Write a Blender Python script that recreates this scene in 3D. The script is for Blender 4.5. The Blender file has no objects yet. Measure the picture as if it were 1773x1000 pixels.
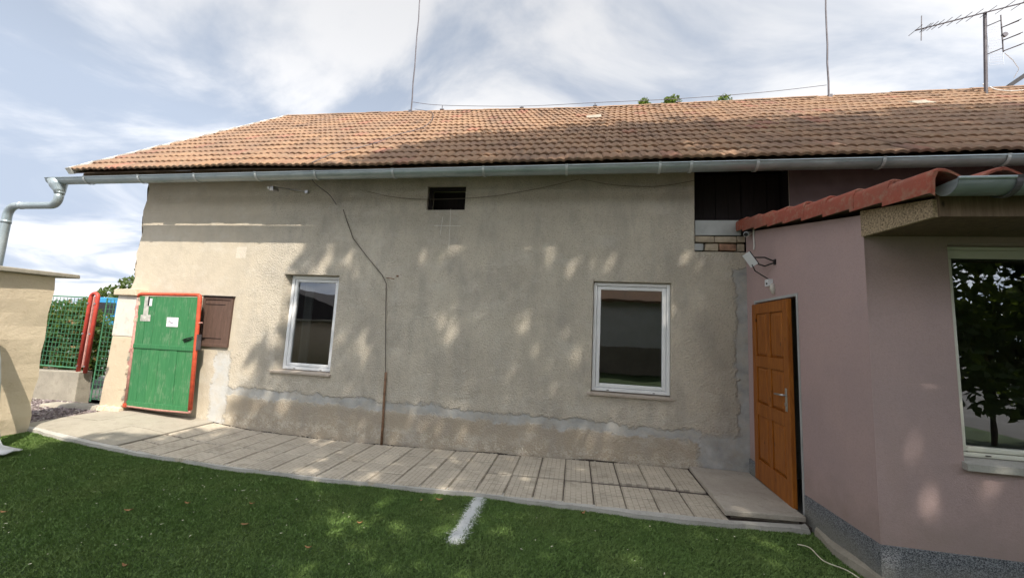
import bpy, bmesh, math, random
import numpy as np
from mathutils import Vector, Matrix
random.seed(7); rng = np.random.default_rng(7)
scene = bpy.context.scene
col = scene.collection
# ------------------------------------------------------------------ camera
cam_d = bpy.data.cameras.new('camera'); cam = bpy.data.objects.new('camera', cam_d); col.objects.link(cam)
cam_d.sensor_width = 36.0; cam_d.lens = 655 / 1773 * 36; cam_d.clip_start = 0.05; cam_d.clip_end = 2000
yaw, pitch, roll = math.radians(9.798), math.radians(6.394), math.radians(2.84)
fw = Vector((-math.sin(yaw)*math.cos(pitch), math.cos(yaw)*math.cos(pitch), math.sin(pitch)))
r0 = Vector((math.cos(yaw), math.sin(yaw), 0)); u0 = r0.cross(fw)
rr = r0*math.cos(roll) + u0*math.sin(roll); uu = u0*math.cos(roll) - r0*math.sin(roll)
cam.matrix_world = Matrix(((rr.x, uu.x, -fw.x, 0), (rr.y, uu.y, -fw.y, 0), (rr.z, uu.z, -fw.z, 1.62), (0, 0, 0, 1)))
scene.camera = cam
scene.render.resolution_x = 1024; scene.render.resolution_y = 577
# ------------------------------------------------------------------ light
LX, LZ = -0.6, -1.55                      # sunlight travels along (LX, 1, LZ)
SUN = Vector((-LX, -1, -LZ)).normalized()
world = bpy.data.worlds.new('World'); scene.world = world; world.use_nodes = True
scene.view_settings.view_transform = 'Standard'; scene.view_settings.look = 'None'
scene.view_settings.gamma = 1; scene.view_settings.use_curve_mapping = False
scene.view_settings.exposure = 1.6
sun_d = bpy.data.lights.new('sun', 'SUN'); sun_d.energy = 2.2; sun_d.angle = math.radians(0.45); sun_d.color = (1, 0.92, 0.80)
sun = bpy.data.objects.new('sun', sun_d); col.objects.link(sun)
sun.rotation_euler = SUN.to_track_quat('Z', 'Y').to_euler(); sun.location = (6, -10, 20)


class NT:
    """small helper for node trees"""
    def __init__(s, tree): s.t = tree; s.n = tree.nodes; s.l = tree.links
    def new(s, typ, **kw):
        n = s.n.new(typ)
        for k, v in kw.items(): setattr(n, k, v)
        return n
    def put(s, sock, v):
        if hasattr(v, 'is_output'): s.l.new(v, sock)
        elif v is not None:
            if isinstance(v, (tuple, list)) and len(v) == 3 and sock.type == 'RGBA': v = (*v, 1)
            sock.default_value = v
    def m(s, op, a, b=None, c=None, clamp=False):
        n = s.new('ShaderNodeMath', operation=op, use_clamp=clamp)
        s.put(n.inputs[0], a)
        if b is not None: s.put(n.inputs[1], b)
        if c is not None: s.put(n.inputs[2], c)
        return n.outputs[0]
    def pos(s): return s.new('ShaderNodeNewGeometry').outputs['Position']
    def obj(s): return s.new('ShaderNodeTexCoord').outputs['Object']
    def sep(s, v):
        n = s.new('ShaderNodeSeparateXYZ'); s.put(n.inputs[0], v); return n.outputs
    def comb(s, x, y, z):
        n = s.new('ShaderNodeCombineXYZ')
        for i, v in enumerate((x, y, z)): s.put(n.inputs[i], v)
        return n.outputs[0]
    def noise(s, vec, scale=5, detail=3, rough=0.55, dist=0.0):
        n = s.new('ShaderNodeTexNoise'); s.put(n.inputs['Vector'], vec)
        s.put(n.inputs['Scale'], scale); n.inputs['Detail'].default_value = detail
        n.inputs['Roughness'].default_value = rough; n.inputs['Distortion'].default_value = dist
        return n.outputs['Fac']
    def voro(s, vec, scale=5, feature='F1', out='Distance'):
        n = s.new('ShaderNodeTexVoronoi', feature=feature); s.put(n.inputs['Vector'], vec); n.inputs['Scale'].default_value = scale
        return n.outputs[out]
    def mp(s, v, a, b, c=0.0, d=1.0, smooth=False):
        n = s.new('ShaderNodeMapRange'); n.interpolation_type = 'SMOOTHSTEP' if smooth else 'LINEAR'
        s.put(n.inputs[0], v)
        for i, q in enumerate((a, b, c, d)): s.put(n.inputs[i+1], q)
        return n.outputs[0]
    def mix(s, f, a, b, mode='MIX'):
        n = s.new('ShaderNodeMix', data_type='RGBA', blend_type=mode)
        s.put(n.inputs[0], f); s.put(n.inputs[6], a); s.put(n.inputs[7], b); return n.outputs[2]
    def scalev(s, v, sc):
        n = s.new('ShaderNodeVectorMath', operation='MULTIPLY'); s.put(n.inputs[0], v); n.inputs[1].default_value = sc; return n.outputs[0]
    def bump(s, h, strength=0.3, dist=0.01):
        n = s.new('ShaderNodeBump'); n.inputs['Strength'].default_value = strength; n.inputs['Distance'].default_value = dist
        s.put(n.inputs['Height'], h); return n.outputs[0]


# world: clear sky with broken cloud
w = NT(world.node_tree); bg = w.n['Background']
sky = w.new('ShaderNodeTexSky', sky_type='NISHITA'); sky.sun_disc = False
sky.sun_elevation = math.asin(SUN.z); sky.sun_rotation = math.atan2(SUN.x, SUN.y); sky.altitude = 250; sky.air_density = 1.1; sky.dust_density = 3.0
d = w.new('ShaderNodeTexCoord').outputs['Generated']; dx, dy, dz = w.sep(d)
den = w.m('ADD', w.m('MAXIMUM', dz, 0.0), 0.22)
cv = w.comb(w.m('DIVIDE', dx, den), w.m('DIVIDE', dy, den), 9.1)
cv2 = w.comb(w.m('DIVIDE', dx, den), w.m('DIVIDE', dy, den), 1.4)
n1 = w.noise(w.scalev(cv, (0.75, 1.1, 1)), 1.25, 7, 0.52, 0.35)
n2 = w.noise(w.scalev(cv2, (0.9, 1.25, 1)), 1.35, 7, 0.56, 0.5)
cover = w.mp(n1, 0.29, 0.40, 0, 1, True)
shade = w.mp(n2, 0.38, 0.60, 0, 1, True)
sky2 = w.new('ShaderNodeTexSky', sky_type='NISHITA'); sky2.sun_disc = False
for k in ('sun_elevation', 'sun_rotation', 'altitude', 'air_density', 'dust_density'): setattr(sky2, k, getattr(sky, k))
nv = w.new('ShaderNodeVectorMath', operation='NORMALIZE'); w.put(nv.inputs[0], w.comb(dx, dy, w.m('MAXIMUM', dz, 0.38))); w.put(sky2.inputs[0], nv.outputs[0])
lum = w.new('ShaderNodeRGBToBW'); w.put(lum.inputs[0], sky2.outputs[0])
veil = w.m('ADD', lum.outputs[0], 0.62)                       # cloud scatters the sky's own light, whitened
cloud = w.mix(1.0, w.mix(shade, (0.68, 0.79, 0.98), (1.36, 1.37, 1.41)), w.comb(veil, veil, veil), 'MULTIPLY')
clear = w.mix(0.5, sky2.outputs[0], (0.9, 1.9, 4.0))
w.put(bg.inputs['Color'], w.mix(cover, clear, cloud)); bg.inputs['Strength'].default_value = 0.1


# ------------------------------------------------------------------ materials
def material(name, fn=None, base=(0.5, 0.5, 0.5), rough=0.8, metal=0.0, spec=0.3, vary=0.18, vscale=3.0, bump=0.0, bscale=60, bdist=0.004, world_co=True):
    m = bpy.data.materials.new(name); m.use_nodes = True
    t = NT(m.node_tree); b = t.n['Principled BSDF']
    b.inputs['Roughness'].default_value = rough; b.inputs['Metallic'].default_value = metal
    b.inputs['Specular IOR Level'].default_value = spec
    P = t.pos() if world_co else t.obj()
    if fn: fn(t, b, P)
    else:
        n = t.noise(P, vscale, 5, 0.6)
        k = t.mp(n, 0.3, 0.7, 1 - vary, 1 + vary)
        t.put(b.inputs['Base Color'], t.mix(1.0, (*base, 1), t.comb(k, k, k), 'MULTIPLY'))
        if bump: t.put(b.inputs['Normal'], t.bump(t.noise(P, bscale, 3), bump, bdist))
    return m


def f_wall(t, b, P):
    x, y, z = t.sep(P)
    nb = t.noise(P, 1.1, 5, 0.6); nm = t.noise(P, 6, 4, 0.6); nf = t.noise(P, 55, 3, 0.6)
    ne = t.noise(P, 3.3, 5, 0.65); ne2 = t.noise(P, 9, 4, 0.6)
    smooth = t.mp(t.m('ADD', x, t.m('MULTIPLY', t.m('SUBTRACT', ne, 0.5), 1.2)), -5.7, -4.6, 1, 0, True)   # smooth render at the gate end
    basec = t.mix(t.mp(nb, 0.3, 0.7), (0.58, 0.52, 0.425), (0.47, 0.42, 0.345))
    basec = t.mix(smooth, basec, (0.53, 0.465, 0.365))
    basec = t.mix(t.m('MULTIPLY', t.mp(nm, 0.45, 0.75), 0.28), basec, (0.36, 0.32, 0.26))
    basec = t.mix(t.m('MULTIPLY', t.mp(nf, 0.5, 0.75), t.mp(smooth, 0, 1, 0.5, 0.10)), basec, (0.22, 0.195, 0.16))
    # damp brown foot
    zz = t.m('ADD', z, t.m('MULTIPLY', t.m('SUBTRACT', ne, 0.5), 0.12))
    foot = t.mp(zz, 0.30, 0.42, 0.75, 0, True)
    basec = t.mix(t.m('MULTIPLY', foot, t.mp(x, -5.6, -5.2)), basec, (0.38, 0.315, 0.235))
    # salt bloom
    salt = t.m('MULTIPLY', t.mp(z, 0.02, 0.24, 1, 0, True), t.mp(t.m('ADD', t.m('MULTIPLY', ne2, 0.55), t.m('MULTIPLY', nf, 0.45)), 0.47, 0.58, 0, 0.7, True))
    salt = t.m('MULTIPLY', salt, t.mp(z, -0.09, -0.01, 0, 1))
    basec = t.mix(salt, basec, (0.62, 0.57, 0.47))
    # pale band above the cement
    pale = t.m('MULTIPLY', t.mp(t.m('ABSOLUTE', t.m('SUBTRACT', zz, 0.62)), 0.05, 0.13, 0.5, 0, True), t.mp(ne2, 0.4, 0.65))
    basec = t.mix(pale, basec, (0.56, 0.53, 0.46))
    # cement repair band, corner patch, strip by the annex, patch by the gate
    stain = t.mp(t.noise(t.scalev(P, (2.2, 1, 0.8)), 1.3, 6, 0.65), 0.46, 0.70, 0, 0.7)
    basec = t.mix(t.m('MULTIPLY', stain, t.mp(smooth, 0, 1, 1, .35)), basec, (0.34, 0.31, 0.27))
    pale2 = t.mp(t.noise(t.scalev(P, (1, 1, 1.6)), 2.4, 6, 0.7), 0.52, 0.68, 0, 0.4)
    basec = t.mix(pale2, basec, (0.60, 0.56, 0.49))
    e = t.m('MULTIPLY', t.m('SUBTRACT', ne, 0.5), 0.22); e2 = t.m('ADD', t.m('MULTIPLY', t.m('SUBTRACT', ne2, 0.5), 0.13), t.m('MULTIPLY', t.m('SUBTRACT', t.noise(P, 28, 4, .6), 0.5), 0.06))
    ez = t.m('ADD', t.m('ADD', z, e), e2); ex = t.m('ADD', t.m('ADD', x, t.m('MULTIPLY', e, 1.2)), e2)
    mid = t.mp(x, -5.2, 1.5, 0.465, 0.405)
    band = t.mp(t.m('ABSOLUTE', t.m('SUBTRACT', ez, mid)), 0.050, 0.082, 1, 0)
    band = t.m('MULTIPLY', band, t.mp(ex, -5.62, -5.58)); band = t.m('MULTIPLY', band, t.mp(ex, 1.62, 1.66, 1, 0))
    cor = t.m('MULTIPLY', t.mp(ex, 1.57, 1.64), t.mp(ez, 0.40, 0.48, 1, 0))
    strip = t.m('MULTIPLY', t.mp(ex, 2.03, 2.07), t.mp(ez, 2.62, 2.64, 1, 0))
    lpat = t.m('MULTIPLY', t.mp(t.m('ABSOLUTE', t.m('SUBTRACT', ex, -5.6)), 0.13, 0.17, 1, 0), t.mp(ez, 1.02, 1.10, 1, 0))
    sq = t.m('MULTIPLY', t.mp(t.m('ABSOLUTE', t.m('SUBTRACT', x, -5.52)), 0.09, 0.1, 0.5, 0), t.mp(t.m('ABSOLUTE', t.m('SUBTRACT', z, 2.70)), 0.09, 0.1, 1, 0))
    cm = t.m('MAXIMUM', t.m('MAXIMUM', band, cor), t.m('MAXIMUM', strip, lpat))
    cemc = t.mix(t.mp(t.noise(P, 4.5, 6, .65), .3, .7), (0.28, 0.285, 0.28), (0.50, 0.50, 0.485))
    cemc = t.mix(t.m('MULTIPLY', lpat, 0.6), cemc, (0.60, 0.60, 0.58))
    darker = t.mp(t.m('ABSOLUTE', t.m('SUBTRACT', cm, 0.5)), 0.1, 0.5, 0.12, 0)  # darker outline along the edges of the cement patches
    basec = t.mix(t.m('MULTIPLY', cm, t.mp(t.noise(P, 5.5, 5, .7), .33, .58, .35, .95)), basec, cemc); basec = t.mix(darker, basec, (0.22, 0.20, 0.17))
    basec = t.mix(sq, basec, (0.66, 0.60, 0.52))
    t.put(b.inputs['Base Color'], basec)
    rough_h = t.m('ADD', t.m('MULTIPLY', nf, 0.8), t.m('MULTIPLY', t.voro(P, 48), 0.7))
    rough_h = t.m('MULTIPLY', rough_h, t.m('MULTIPLY', t.mp(smooth, 0, 1, 1, 0.2), t.mp(cm, 0, 1, 1, 0.12)))
    h = t.m('ADD', t.m('ADD', rough_h, t.m('MULTIPLY', nm, 0.8)), t.m('MULTIPLY', cm, -0.35))
    t.put(b.inputs['Normal'], t.bump(h, 0.75, 0.014)); b.inputs['Roughness'].default_value = 0.95; b.inputs['Specular IOR Level'].default_value = 0.1


def f_tile(island, c1, c2, c3):
    def f(t, b, P):
        rnd = t.new('ShaderNodeNewGeometry').outputs['Random Per Island'] if island else t.new('ShaderNodeObjectInfo').outputs['Random']
        n = t.noise(P, 1.3, 4); nf = t.noise(P, 38, 4, 0.65); nl = t.noise(P, 14, 4, 0.7)
        c = t.mix(t.m('MULTIPLY', rnd, 0.65), c1, c2)
        c = t.mix(t.mp(rnd, 0.93, 0.97), c, c3)
        c = t.mix(t.m('MULTIPLY', t.mp(nl, 0.5, 0.70), 0.5), c, (0.34, 0.29, 0.20))
        c = t.mix(t.m('MULTIPLY', t.mp(n, 0.42, 0.68), 0.5), c, (0.16, 0.11, 0.085))
        c = t.mix(t.m('MULTIPLY', t.mp(t.noise(t.scalev(P, (3.2, .5, .5)), 1.4, 4), 0.52, 0.72), 0.45), c, (0.10, 0.075, 0.06))
        c = t.mix(t.m('MULTIPLY', t.mp(nf, 0.55, 0.75), 0.35), c, (0.12, 0.09, 0.07))
        t.put(b.inputs['Base Color'], c); t.put(b.inputs['Normal'], t.bump(nf, 0.4, 0.004))
        b.inputs['Roughness'].default_value = 0.9
    return f


def f_slab(t, b, P):
    O = t.obj(); rnd = t.new('ShaderNodeObjectInfo').outputs['Random']
    x, y, z = t.sep(O)
    # cast pattern of short strokes: three strips to a slab, strokes offset from strip to strip
    fx = t.m('FRACT', t.m('ADD', t.m('MULTIPLY', x, 18.0), 0.5)); row = t.m('FLOOR', t.m('ADD', t.m('MULTIPLY', x, 18.0), 0.5))
    fy = t.m('FRACT', t.m('ADD', t.m('MULTIPLY', y, 13.0), t.m('MULTIPLY', row, 0.5)))
    g = t.m('MAXIMUM', t.m('LESS_THAN', fx, 0.13), t.m('LESS_THAN', fy, 0.08))
    nn = t.noise(P, 7, 4); gate = t.mp(nn, 0.35, 0.55, 0.25, 1.0)
    g = t.m('MULTIPLY', g, gate)
    n = t.noise(P, 2.2, 5, 0.6); nf = t.noise(P, 90, 3)
    c = t.mix(t.mp(n, 0.3, 0.7), (0.46, 0.40, 0.315), (0.58, 0.51, 0.405))
    c = t.mix(t.m('MULTIPLY', rnd, 0.30), c, (0.30, 0.27, 0.22))
    c = t.mix(t.mp(nf, 0.5, 0.8, 0, 0.35), c, (0.22, 0.2, 0.17))
    c = t.mix(t.mp(t.noise(P, 5.5, 6, .7), .54, .72, 0, .6), c, (0.20, 0.175, 0.13))
    c = t.mix(t.m('MULTIPLY', g, 0.55), c, (0.15, 0.13, 0.105))
    t.put(b.inputs['Base Color'], c); b.inputs['Roughness'].default_value = 0.9
    t.put(b.inputs['Normal'], t.bump(t.m('SUBTRACT', t.m('MULTIPLY', nf, 0.25), g), 0.5, 0.004))


def f_concrete(c1, c2):
    def f(t, b, P):
        n = t.noise(P, 2.5, 6, 0.65); nf = t.noise(P, 60, 4, 0.65); nd = t.noise(P, 11, 4)
        c = t.mix(t.mp(n, 0.3, 0.7), c1, c2)
        c = t.mix(t.mp(nd, 0.55, 0.75, 0, 0.4), c, tuple(v*0.55 for v in c1))
        c = t.mix(t.mp(nf, 0.5, 0.8, 0, 0.4), c, tuple(v*0.5 for v in c1))
        t.put(b.inputs['Base Color'], c); t.put(b.inputs['Normal'], t.bump(t.m('ADD', nf, nd), 0.45, 0.008)); b.inputs['Roughness'].default_value = 0.92
    return f


def f_plaster_cream(t, b, P):
    n = t.noise(P, 1.6, 5, 0.6); nd = t.noise(P, 9, 5, 0.65); nf = t.noise(P, 45, 3)
    c = t.mix(t.mp(n, 0.3, 0.7), (0.60, 0.50, 0.36), (0.54, 0.45, 0.33))
    c = t.mix(t.mp(nd, 0.6, 0.72, 0, 0.5), c, (0.42, 0.33, 0.22))
    t.put(b.inputs['Base Color'], c); t.put(b.inputs['Normal'], t.bump(t.m('ADD', t.m('MULTIPLY', nd, 1.4), t.m('MULTIPLY', nf, 0.5)), 0.5, 0.012)); b.inputs['Roughness'].default_value = 0.95


def f_pink(t, b, P):
    x, y, z = t.sep(P)
    n = t.noise(P, 1.2, 5, 0.6); nf = t.noise(P, 160, 2); nd = t.noise(t.scalev(P, (3, 3, 0.7)), 1.6, 4)
    c = t.mix(t.mp(n, 0.3, 0.7), (0.48, 0.345, 0.325), (0.40, 0.30, 0.295))
    c = t.mix(t.mp(t.noise(P, 70, 4, .7), .45, .75, 0, .35), c, (0.30, 0.215, 0.20))
    c = t.mix(t.mp(t.m('ADD', z, t.m('MULTIPLY', t.noise(P, 7, 5), .5)), .45, .85, .5, 0, True), c, (0.29, 0.225, 0.19))
    c = t.mix(t.m('MULTIPLY', t.mp(nd, 0.52, 0.72), t.mp(z, 0.2, 1.3, 0.35, 0.05)), c, (0.30, 0.20, 0.155))
    t.put(b.inputs['Base Color'], c); t.put(b.inputs['Normal'], t.bump(t.m('ADD', nf, t.m('MULTIPLY', t.noise(P, 14, 4), .8)), 0.5, 0.004)); b.inputs['Roughness'].default_value = 0.9


def f_plinth(t, b, P):
    v = t.new('ShaderNodeTexVoronoi'); t.put(v.inputs['Vector'], P); v.inputs['Scale'].default_value = 190
    r = t.sep(v.outputs['Color'])[0]
    c = t.mix(t.mp(r, 0.2, 0.9), (0.05, 0.055, 0.065), (0.30, 0.31, 0.33)); z = t.sep(P)[2]
    dirt = t.mp(t.m('ADD', z, t.m('MULTIPLY', t.noise(P, 4, 4), 0.25)), 0.14, 0.34, 0.65, 0, True)
    c = t.mix(dirt, c, (0.25, 0.24, 0.20))
    t.put(b.inputs['Base Color'], c); t.put(b.inputs['Normal'], t.bump(v.outputs['Distance'], 0.4, 0.003)); b.inputs['Roughness'].default_value = 0.6


def f_wood(dark, light, sc=1.0, rough=0.4, axis='z', knots=True):
    def f(t, b, P):
        O = t.pos(); s = (9*sc, 9*sc, 0.9*sc) if axis == 'z' else (0.9*sc, 9*sc, 9*sc)
        g = t.noise(t.scalev(O, s), 3.0, 5, 0.6, 0.8); g2 = t.noise(t.scalev(O, s), 14, 3)
        c = t.mix(t.mp(g, 0.3, 0.7), dark, light)
        c = t.mix(t.mp(g2, 0.45, 0.75, 0, 0.4), c, tuple(v*0.5 for v in dark))
        if knots:
            k = t.voro(t.scalev(O, (6, 6, 2.6)), 1.5)
            c = t.mix(t.mp(k, 0.06, 0.13, 0.85, 0, True), c, tuple(v*0.22 for v in dark))
        t.put(b.inputs['Base Color'], c); b.inputs['Roughness'].default_value = rough; t.put(b.inputs['Normal'], t.bump(g2, 0.15, 0.002))
    return f


def f_green(t, b, P):
    rnd = t.new('ShaderNodeObjectInfo').outputs['Random']
    g = t.noise(t.scalev(P, (14, 14, 1.1)), 3.2, 5, 0.65); n = t.noise(P, 5, 5, 0.65); n3 = t.noise(t.scalev(P, (20, 20, 2.4)), 3, 4)
    c = t.mix(t.mp(g, 0.3, 0.7), (0.030, 0.16, 0.055), (0.060, 0.225, 0.090))
    c = t.mix(t.m('MULTIPLY', rnd, 0.25), c, (0.02, 0.14, 0.06))
    c = t.mix(t.mp(t.m('MULTIPLY', n, n3), 0.27, 0.40, 0, 0.4), c, (0.24, 0.31, 0.21))
    t.put(b.inputs['Base Color'], c); b.inputs['Roughness'].default_value = 0.62; t.put(b.inputs['Normal'], t.bump(g, 0.4, 0.004))


def f_grass(c1, c2, c3):
    def f(t, b, P):
        rnd = t.new('ShaderNodeNewGeometry').outputs['Random Per Island']
        n = t.noise(P, 1.8, 4); nm = t.noise(P, 9, 3)
        c = t.mix(rnd, c1, c2); c = t.mix(t.mp(n, 0.4, 0.7, 0, 0.55), c, c3); c = t.mix(t.mp(nm, 0.5, 0.75, 0, 0.35), c, tuple(v*0.45 for v in c1))
        t.put(b.inputs['Base Color'], c); b.inputs['Roughness'].default_value = 0.6; b.inputs['Specular IOR Level'].default_value = 0.25
    return f


def leaf_mat(name, c1, c2, c3=None):
    m = bpy.data.materials.new(name); m.use_nodes = True; t = NT(m.node_tree); b = t.n['Principled BSDF']
    rnd = t.new('ShaderNodeNewGeometry').outputs['Random Per Island']
    c = t.mix(rnd, c1, c2)
    if c3: c = t.mix(t.mp(rnd, 0.88, 0.92), c, c3)
    t.put(b.inputs['Base Color'], c); b.inputs['Roughness'].default_value = 0.55
    tr = t.new('ShaderNodeBsdfTranslucent'); t.put(tr.inputs[0], t.mix(0.5, c, (0.25, 0.33, 0.03)))
    ms = t.new('ShaderNodeMixShader'); ms.inputs[0].default_value = 0.42
    t.l.new(b.outputs[0], ms.inputs[1]); t.l.new(tr.outputs[0], ms.inputs[2]); t.l.new(ms.outputs[0], t.n['Material Output'].inputs[0])
    return m


def glass_mat():
    m = bpy.data.materials.new('window_glass'); m.use_nodes = True; t = NT(m.node_tree)
    fr = t.new('ShaderNodeFresnel'); fr.inputs[0].default_value = 1.6
    fac = t.m('MULTIPLY', t.m('ADD', fr.outputs[0], 0.06), 1.5, clamp=True)
    a = t.new('ShaderNodeBsdfTransparent'); a.inputs[0].default_value = (0.45, 0.48, 0.48, 1)
    g = t.new('ShaderNodeBsdfGlossy'); g.inputs['Roughness'].default_value = 0.0; g.inputs[0].default_value = (0.95, 0.97, 1, 1)
    wv = t.noise(t.pos(), 1.6, 2); t.put(g.inputs['Normal'], t.bump(wv, 0.05, 0.03))
    ms = t.new('ShaderNodeMixShader'); t.put(ms.inputs[0], fac)
    t.l.new(a.outputs[0], ms.inputs[1]); t.l.new(g.outputs[0], ms.inputs[2]); t.l.new(ms.outputs[0], t.n['Material Output'].inputs[0])
    return m


def f_zinc(t, b, P):
    n = t.noise(P, 3.0, 5, 0.6); nd = t.noise(t.scalev(P, (1, 1, 4)), 12, 4)
    c = t.mix(t.mp(n, 0.3, 0.7), (0.30, 0.36, 0.38), (0.42, 0.47, 0.48)); c = t.mix(t.mp(nd, 0.5, 0.8, 0, 0.4), c, (0.18, 0.22, 0.24))
    t.put(b.inputs['Base Color'], c); b.inputs['Metallic'].default_value = 0.55; t.put(b.inputs['Roughness'], t.mp(n, 0.3, 0.7, 0.32, 0.5))


def f_gravel(t, b, P):
    rnd = t.new('ShaderNodeNewGeometry').outputs['Random Per Island']
    c = t.mix(rnd, (0.10, 0.075, 0.08), (0.32, 0.27, 0.26)); c = t.mix(t.mp(rnd, 0.9, 0.95), c, (0.5, 0.47, 0.42))
    t.put(b.inputs['Base Color'], c); b.inputs['Roughness'].default_value = 0.9


MT = {}
MT['wall'] = material('rough_render', f_wall)
MT['tile_i'] = material('old_roof_tile_mass', f_tile(True, (0.295, 0.175, 0.102), (0.215, 0.125, 0.082), (0.29, 0.135, 0.09)))
MT['tile'] = material('old_roof_tile', f_tile(False, (0.295, 0.175, 0.102), (0.215, 0.125, 0.082), (0.29, 0.135, 0.09)))
MT['newtile'] = material('red_roof_tile', f_tile(False, (0.36, 0.095, 0.06), (0.31, 0.085, 0.058), (0.34, 0.09, 0.06)))
MT['slab'] = material('paving_slab', f_slab)
MT['concrete'] = material('concrete', f_concrete((0.30, 0.27, 0.22), (0.37, 0.335, 0.275)))
MT['kerbc'] = material('pale_concrete', f_concrete((0.38, 0.365, 0.33), (0.46, 0.44, 0.40)))
MT['stepc'] = material('step_concrete', f_concrete((0.36, 0.32, 0.27), (0.47, 0.425, 0.36)))
MT['dark_conc'] = material('weathered_concrete', f_concrete((0.26, 0.235, 0.19), (0.40, 0.36, 0.29)))
MT['cream'] = material('cream_plaster', f_plaster_cream)
MT['paleplaster'] = material('pale_pillar_plaster', f_concrete((0.62, 0.57, 0.50), (0.68, 0.63, 0.56)))
MT['pink'] = material('pink_render', f_pink)
MT['plinth'] = material('speckled_plinth', f_plinth)
MT['pine'] = material('varnished_pine', f_wood((0.22, 0.062, 0.008), (0.40, 0.135, 0.018), 1.0, 0.42))
MT['brownwood'] = material('brown_hatch_paint', f_wood((0.10, 0.062, 0.048), (0.14, 0.085, 0.066), 1.0, 0.6, knots=False))
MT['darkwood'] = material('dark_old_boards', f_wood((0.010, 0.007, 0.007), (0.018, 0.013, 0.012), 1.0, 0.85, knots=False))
MT['timber'] = material('rafter_timber', f_wood((0.12, 0.08, 0.05), (0.2, 0.14, 0.09), 1.0, 0.8))
MT['chipboard'] = material('cork_like_board', base=(0.33, 0.25, 0.16), rough=0.95, vary=0.75, vscale=70, bump=0.5)
MT['green'] = material('green_gate_paint', f_green)
MT['red'] = material('red_gate_paint', base=(0.52, 0.085, 0.04), rough=0.5, vary=0.25, vscale=14, bump=0.2)
MT['fadedred'] = material('faded_pink_paint', base=(0.50, 0.26, 0.22), rough=0.7, vary=0.3, vscale=18, bump=0.2)
MT['redpost'] = material('red_post_paint', base=(0.50, 0.07, 0.05), rough=0.45, vary=0.2, vscale=9)
MT['upvc'] = material('white_window_plastic', base=(0.80, 0.80, 0.80), rough=0.3, vary=0.05, spec=0.5)
MT['upvc_old'] = material('cream_window_plastic', base=(0.68, 0.67, 0.58), rough=0.35, vary=0.05, spec=0.5)
MT['sill'] = material('stone_sill', f_concrete((0.40, 0.34, 0.28), (0.48, 0.41, 0.34)))
MT['glass'] = glass_mat()
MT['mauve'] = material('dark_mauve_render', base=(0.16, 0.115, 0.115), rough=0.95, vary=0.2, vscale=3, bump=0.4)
MT['zinc'] = material('zinc', f_zinc)
MT['strap'] = material('pale_bracket_metal', base=(0.50, 0.53, 0.53), rough=0.45, metal=0.3, vary=0.2)
MT['steel'] = material('brushed_steel', base=(0.55, 0.55, 0.55), rough=0.3, metal=0.9, vary=0.1)
MT['darkmetal'] = material('dark_galvanised_metal', base=(0.13, 0.12, 0.13), rough=0.55, metal=0.5, vary=0.3, vscale=6)
MT['rust'] = material('rusty_pipe', base=(0.22, 0.13, 0.08), rough=0.85, vary=0.6, vscale=12, bump=0.4)
MT['black'] = material('black_plastic', base=(0.015, 0.015, 0.016), rough=0.5, vary=0.1)
MT['cable'] = material('dark_cable', base=(0.10, 0.085, 0.07), rough=0.7, vary=0.2)
MT['whitecable'] = material('white_cable', base=(0.75, 0.74, 0.70), rough=0.5, vary=0.05)
MT['white'] = material('white_plastic', base=(0.70, 0.71, 0.72), rough=0.4, vary=0.05)
MT['greyplastic'] = material('grey_slide_plastic', base=(0.50, 0.50, 0.49), rough=0.45, vary=0.15, vscale=6)
MT['paper'] = material('torn_paper', base=(0.45, 0.44, 0.40), rough=0.9, vary=0.3, vscale=20)
MT['sticker'] = material('white_sticker', base=(0.82, 0.80, 0.82), rough=0.5, vary=0.04)
MT['ink'] = material('sticker_ink', base=(0.22, 0.16, 0.25), rough=0.6, vary=0.1)
MT['chalk'] = material('chalk_mark', base=(0.72, 0.70, 0.64), rough=0.95, vary=0.2, vscale=30)
MT['turf'] = material('turf_backing', base=(0.045, 0.075, 0.022), rough=0.9, vary=0.5, vscale=4, bump=0.5, bscale=90, bdist=0.01)
MT['blade'] = material('artificial_grass', f_grass((0.105, 0.18, 0.048), (0.165, 0.26, 0.07), (0.20, 0.265, 0.085)))
MT['whiteblade'] = material('white_line_grass', f_grass((0.74, 0.75, 0.74), (0.85, 0.86, 0.85), (0.78, 0.79, 0.78)))
MT['asphalt'] = material('street_asphalt', base=(0.15, 0.145, 0.14), rough=0.95, vary=0.2, vscale=1, bump=0.3)
MT['gravel'] = material('gravel_stones', f_gravel)
MT['soil'] = material('dark_soil', base=(0.10, 0.08, 0.07), rough=1, vary=0.3, vscale=12, bump=0.6, bscale=30, bdist=0.02)
MT['mesh'] = material('green_wire', base=(0.06, 0.19, 0.10), rough=0.5, vary=0.15)
MT['hedge'] = leaf_mat('hedge_leaves', (0.035, 0.085, 0.018), (0.075, 0.125, 0.028), (0.24, 0.14, 0.05))
MT['leaf'] = leaf_mat('tree_leaves', (0.040, 0.085, 0.016), (0.075, 0.13, 0.025))
MT['farleaf'] = leaf_mat('far_tree_leaves', (0.055, 0.095, 0.025), (0.10, 0.14, 0.035))
MT['bark'] = material('bark', base=(0.13, 0.10, 0.075), rough=0.95, vary=0.4, vscale=9, bump=0.7, bscale=25, bdist=0.03)
MT['bluecar'] = material('blue_car_paint', base=(0.02, 0.22, 0.42), rough=0.25, vary=0.05, spec=0.6)
MT['tyre'] = material('tyre_rubber', base=(0.02, 0.02, 0.02), rough=0.8, vary=0.2)
MT['brick'] = material('old_brick', base=(0.36, 0.21, 0.14), rough=0.95, vary=0.4, vscale=11, bump=0.6, bscale=40)
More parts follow.
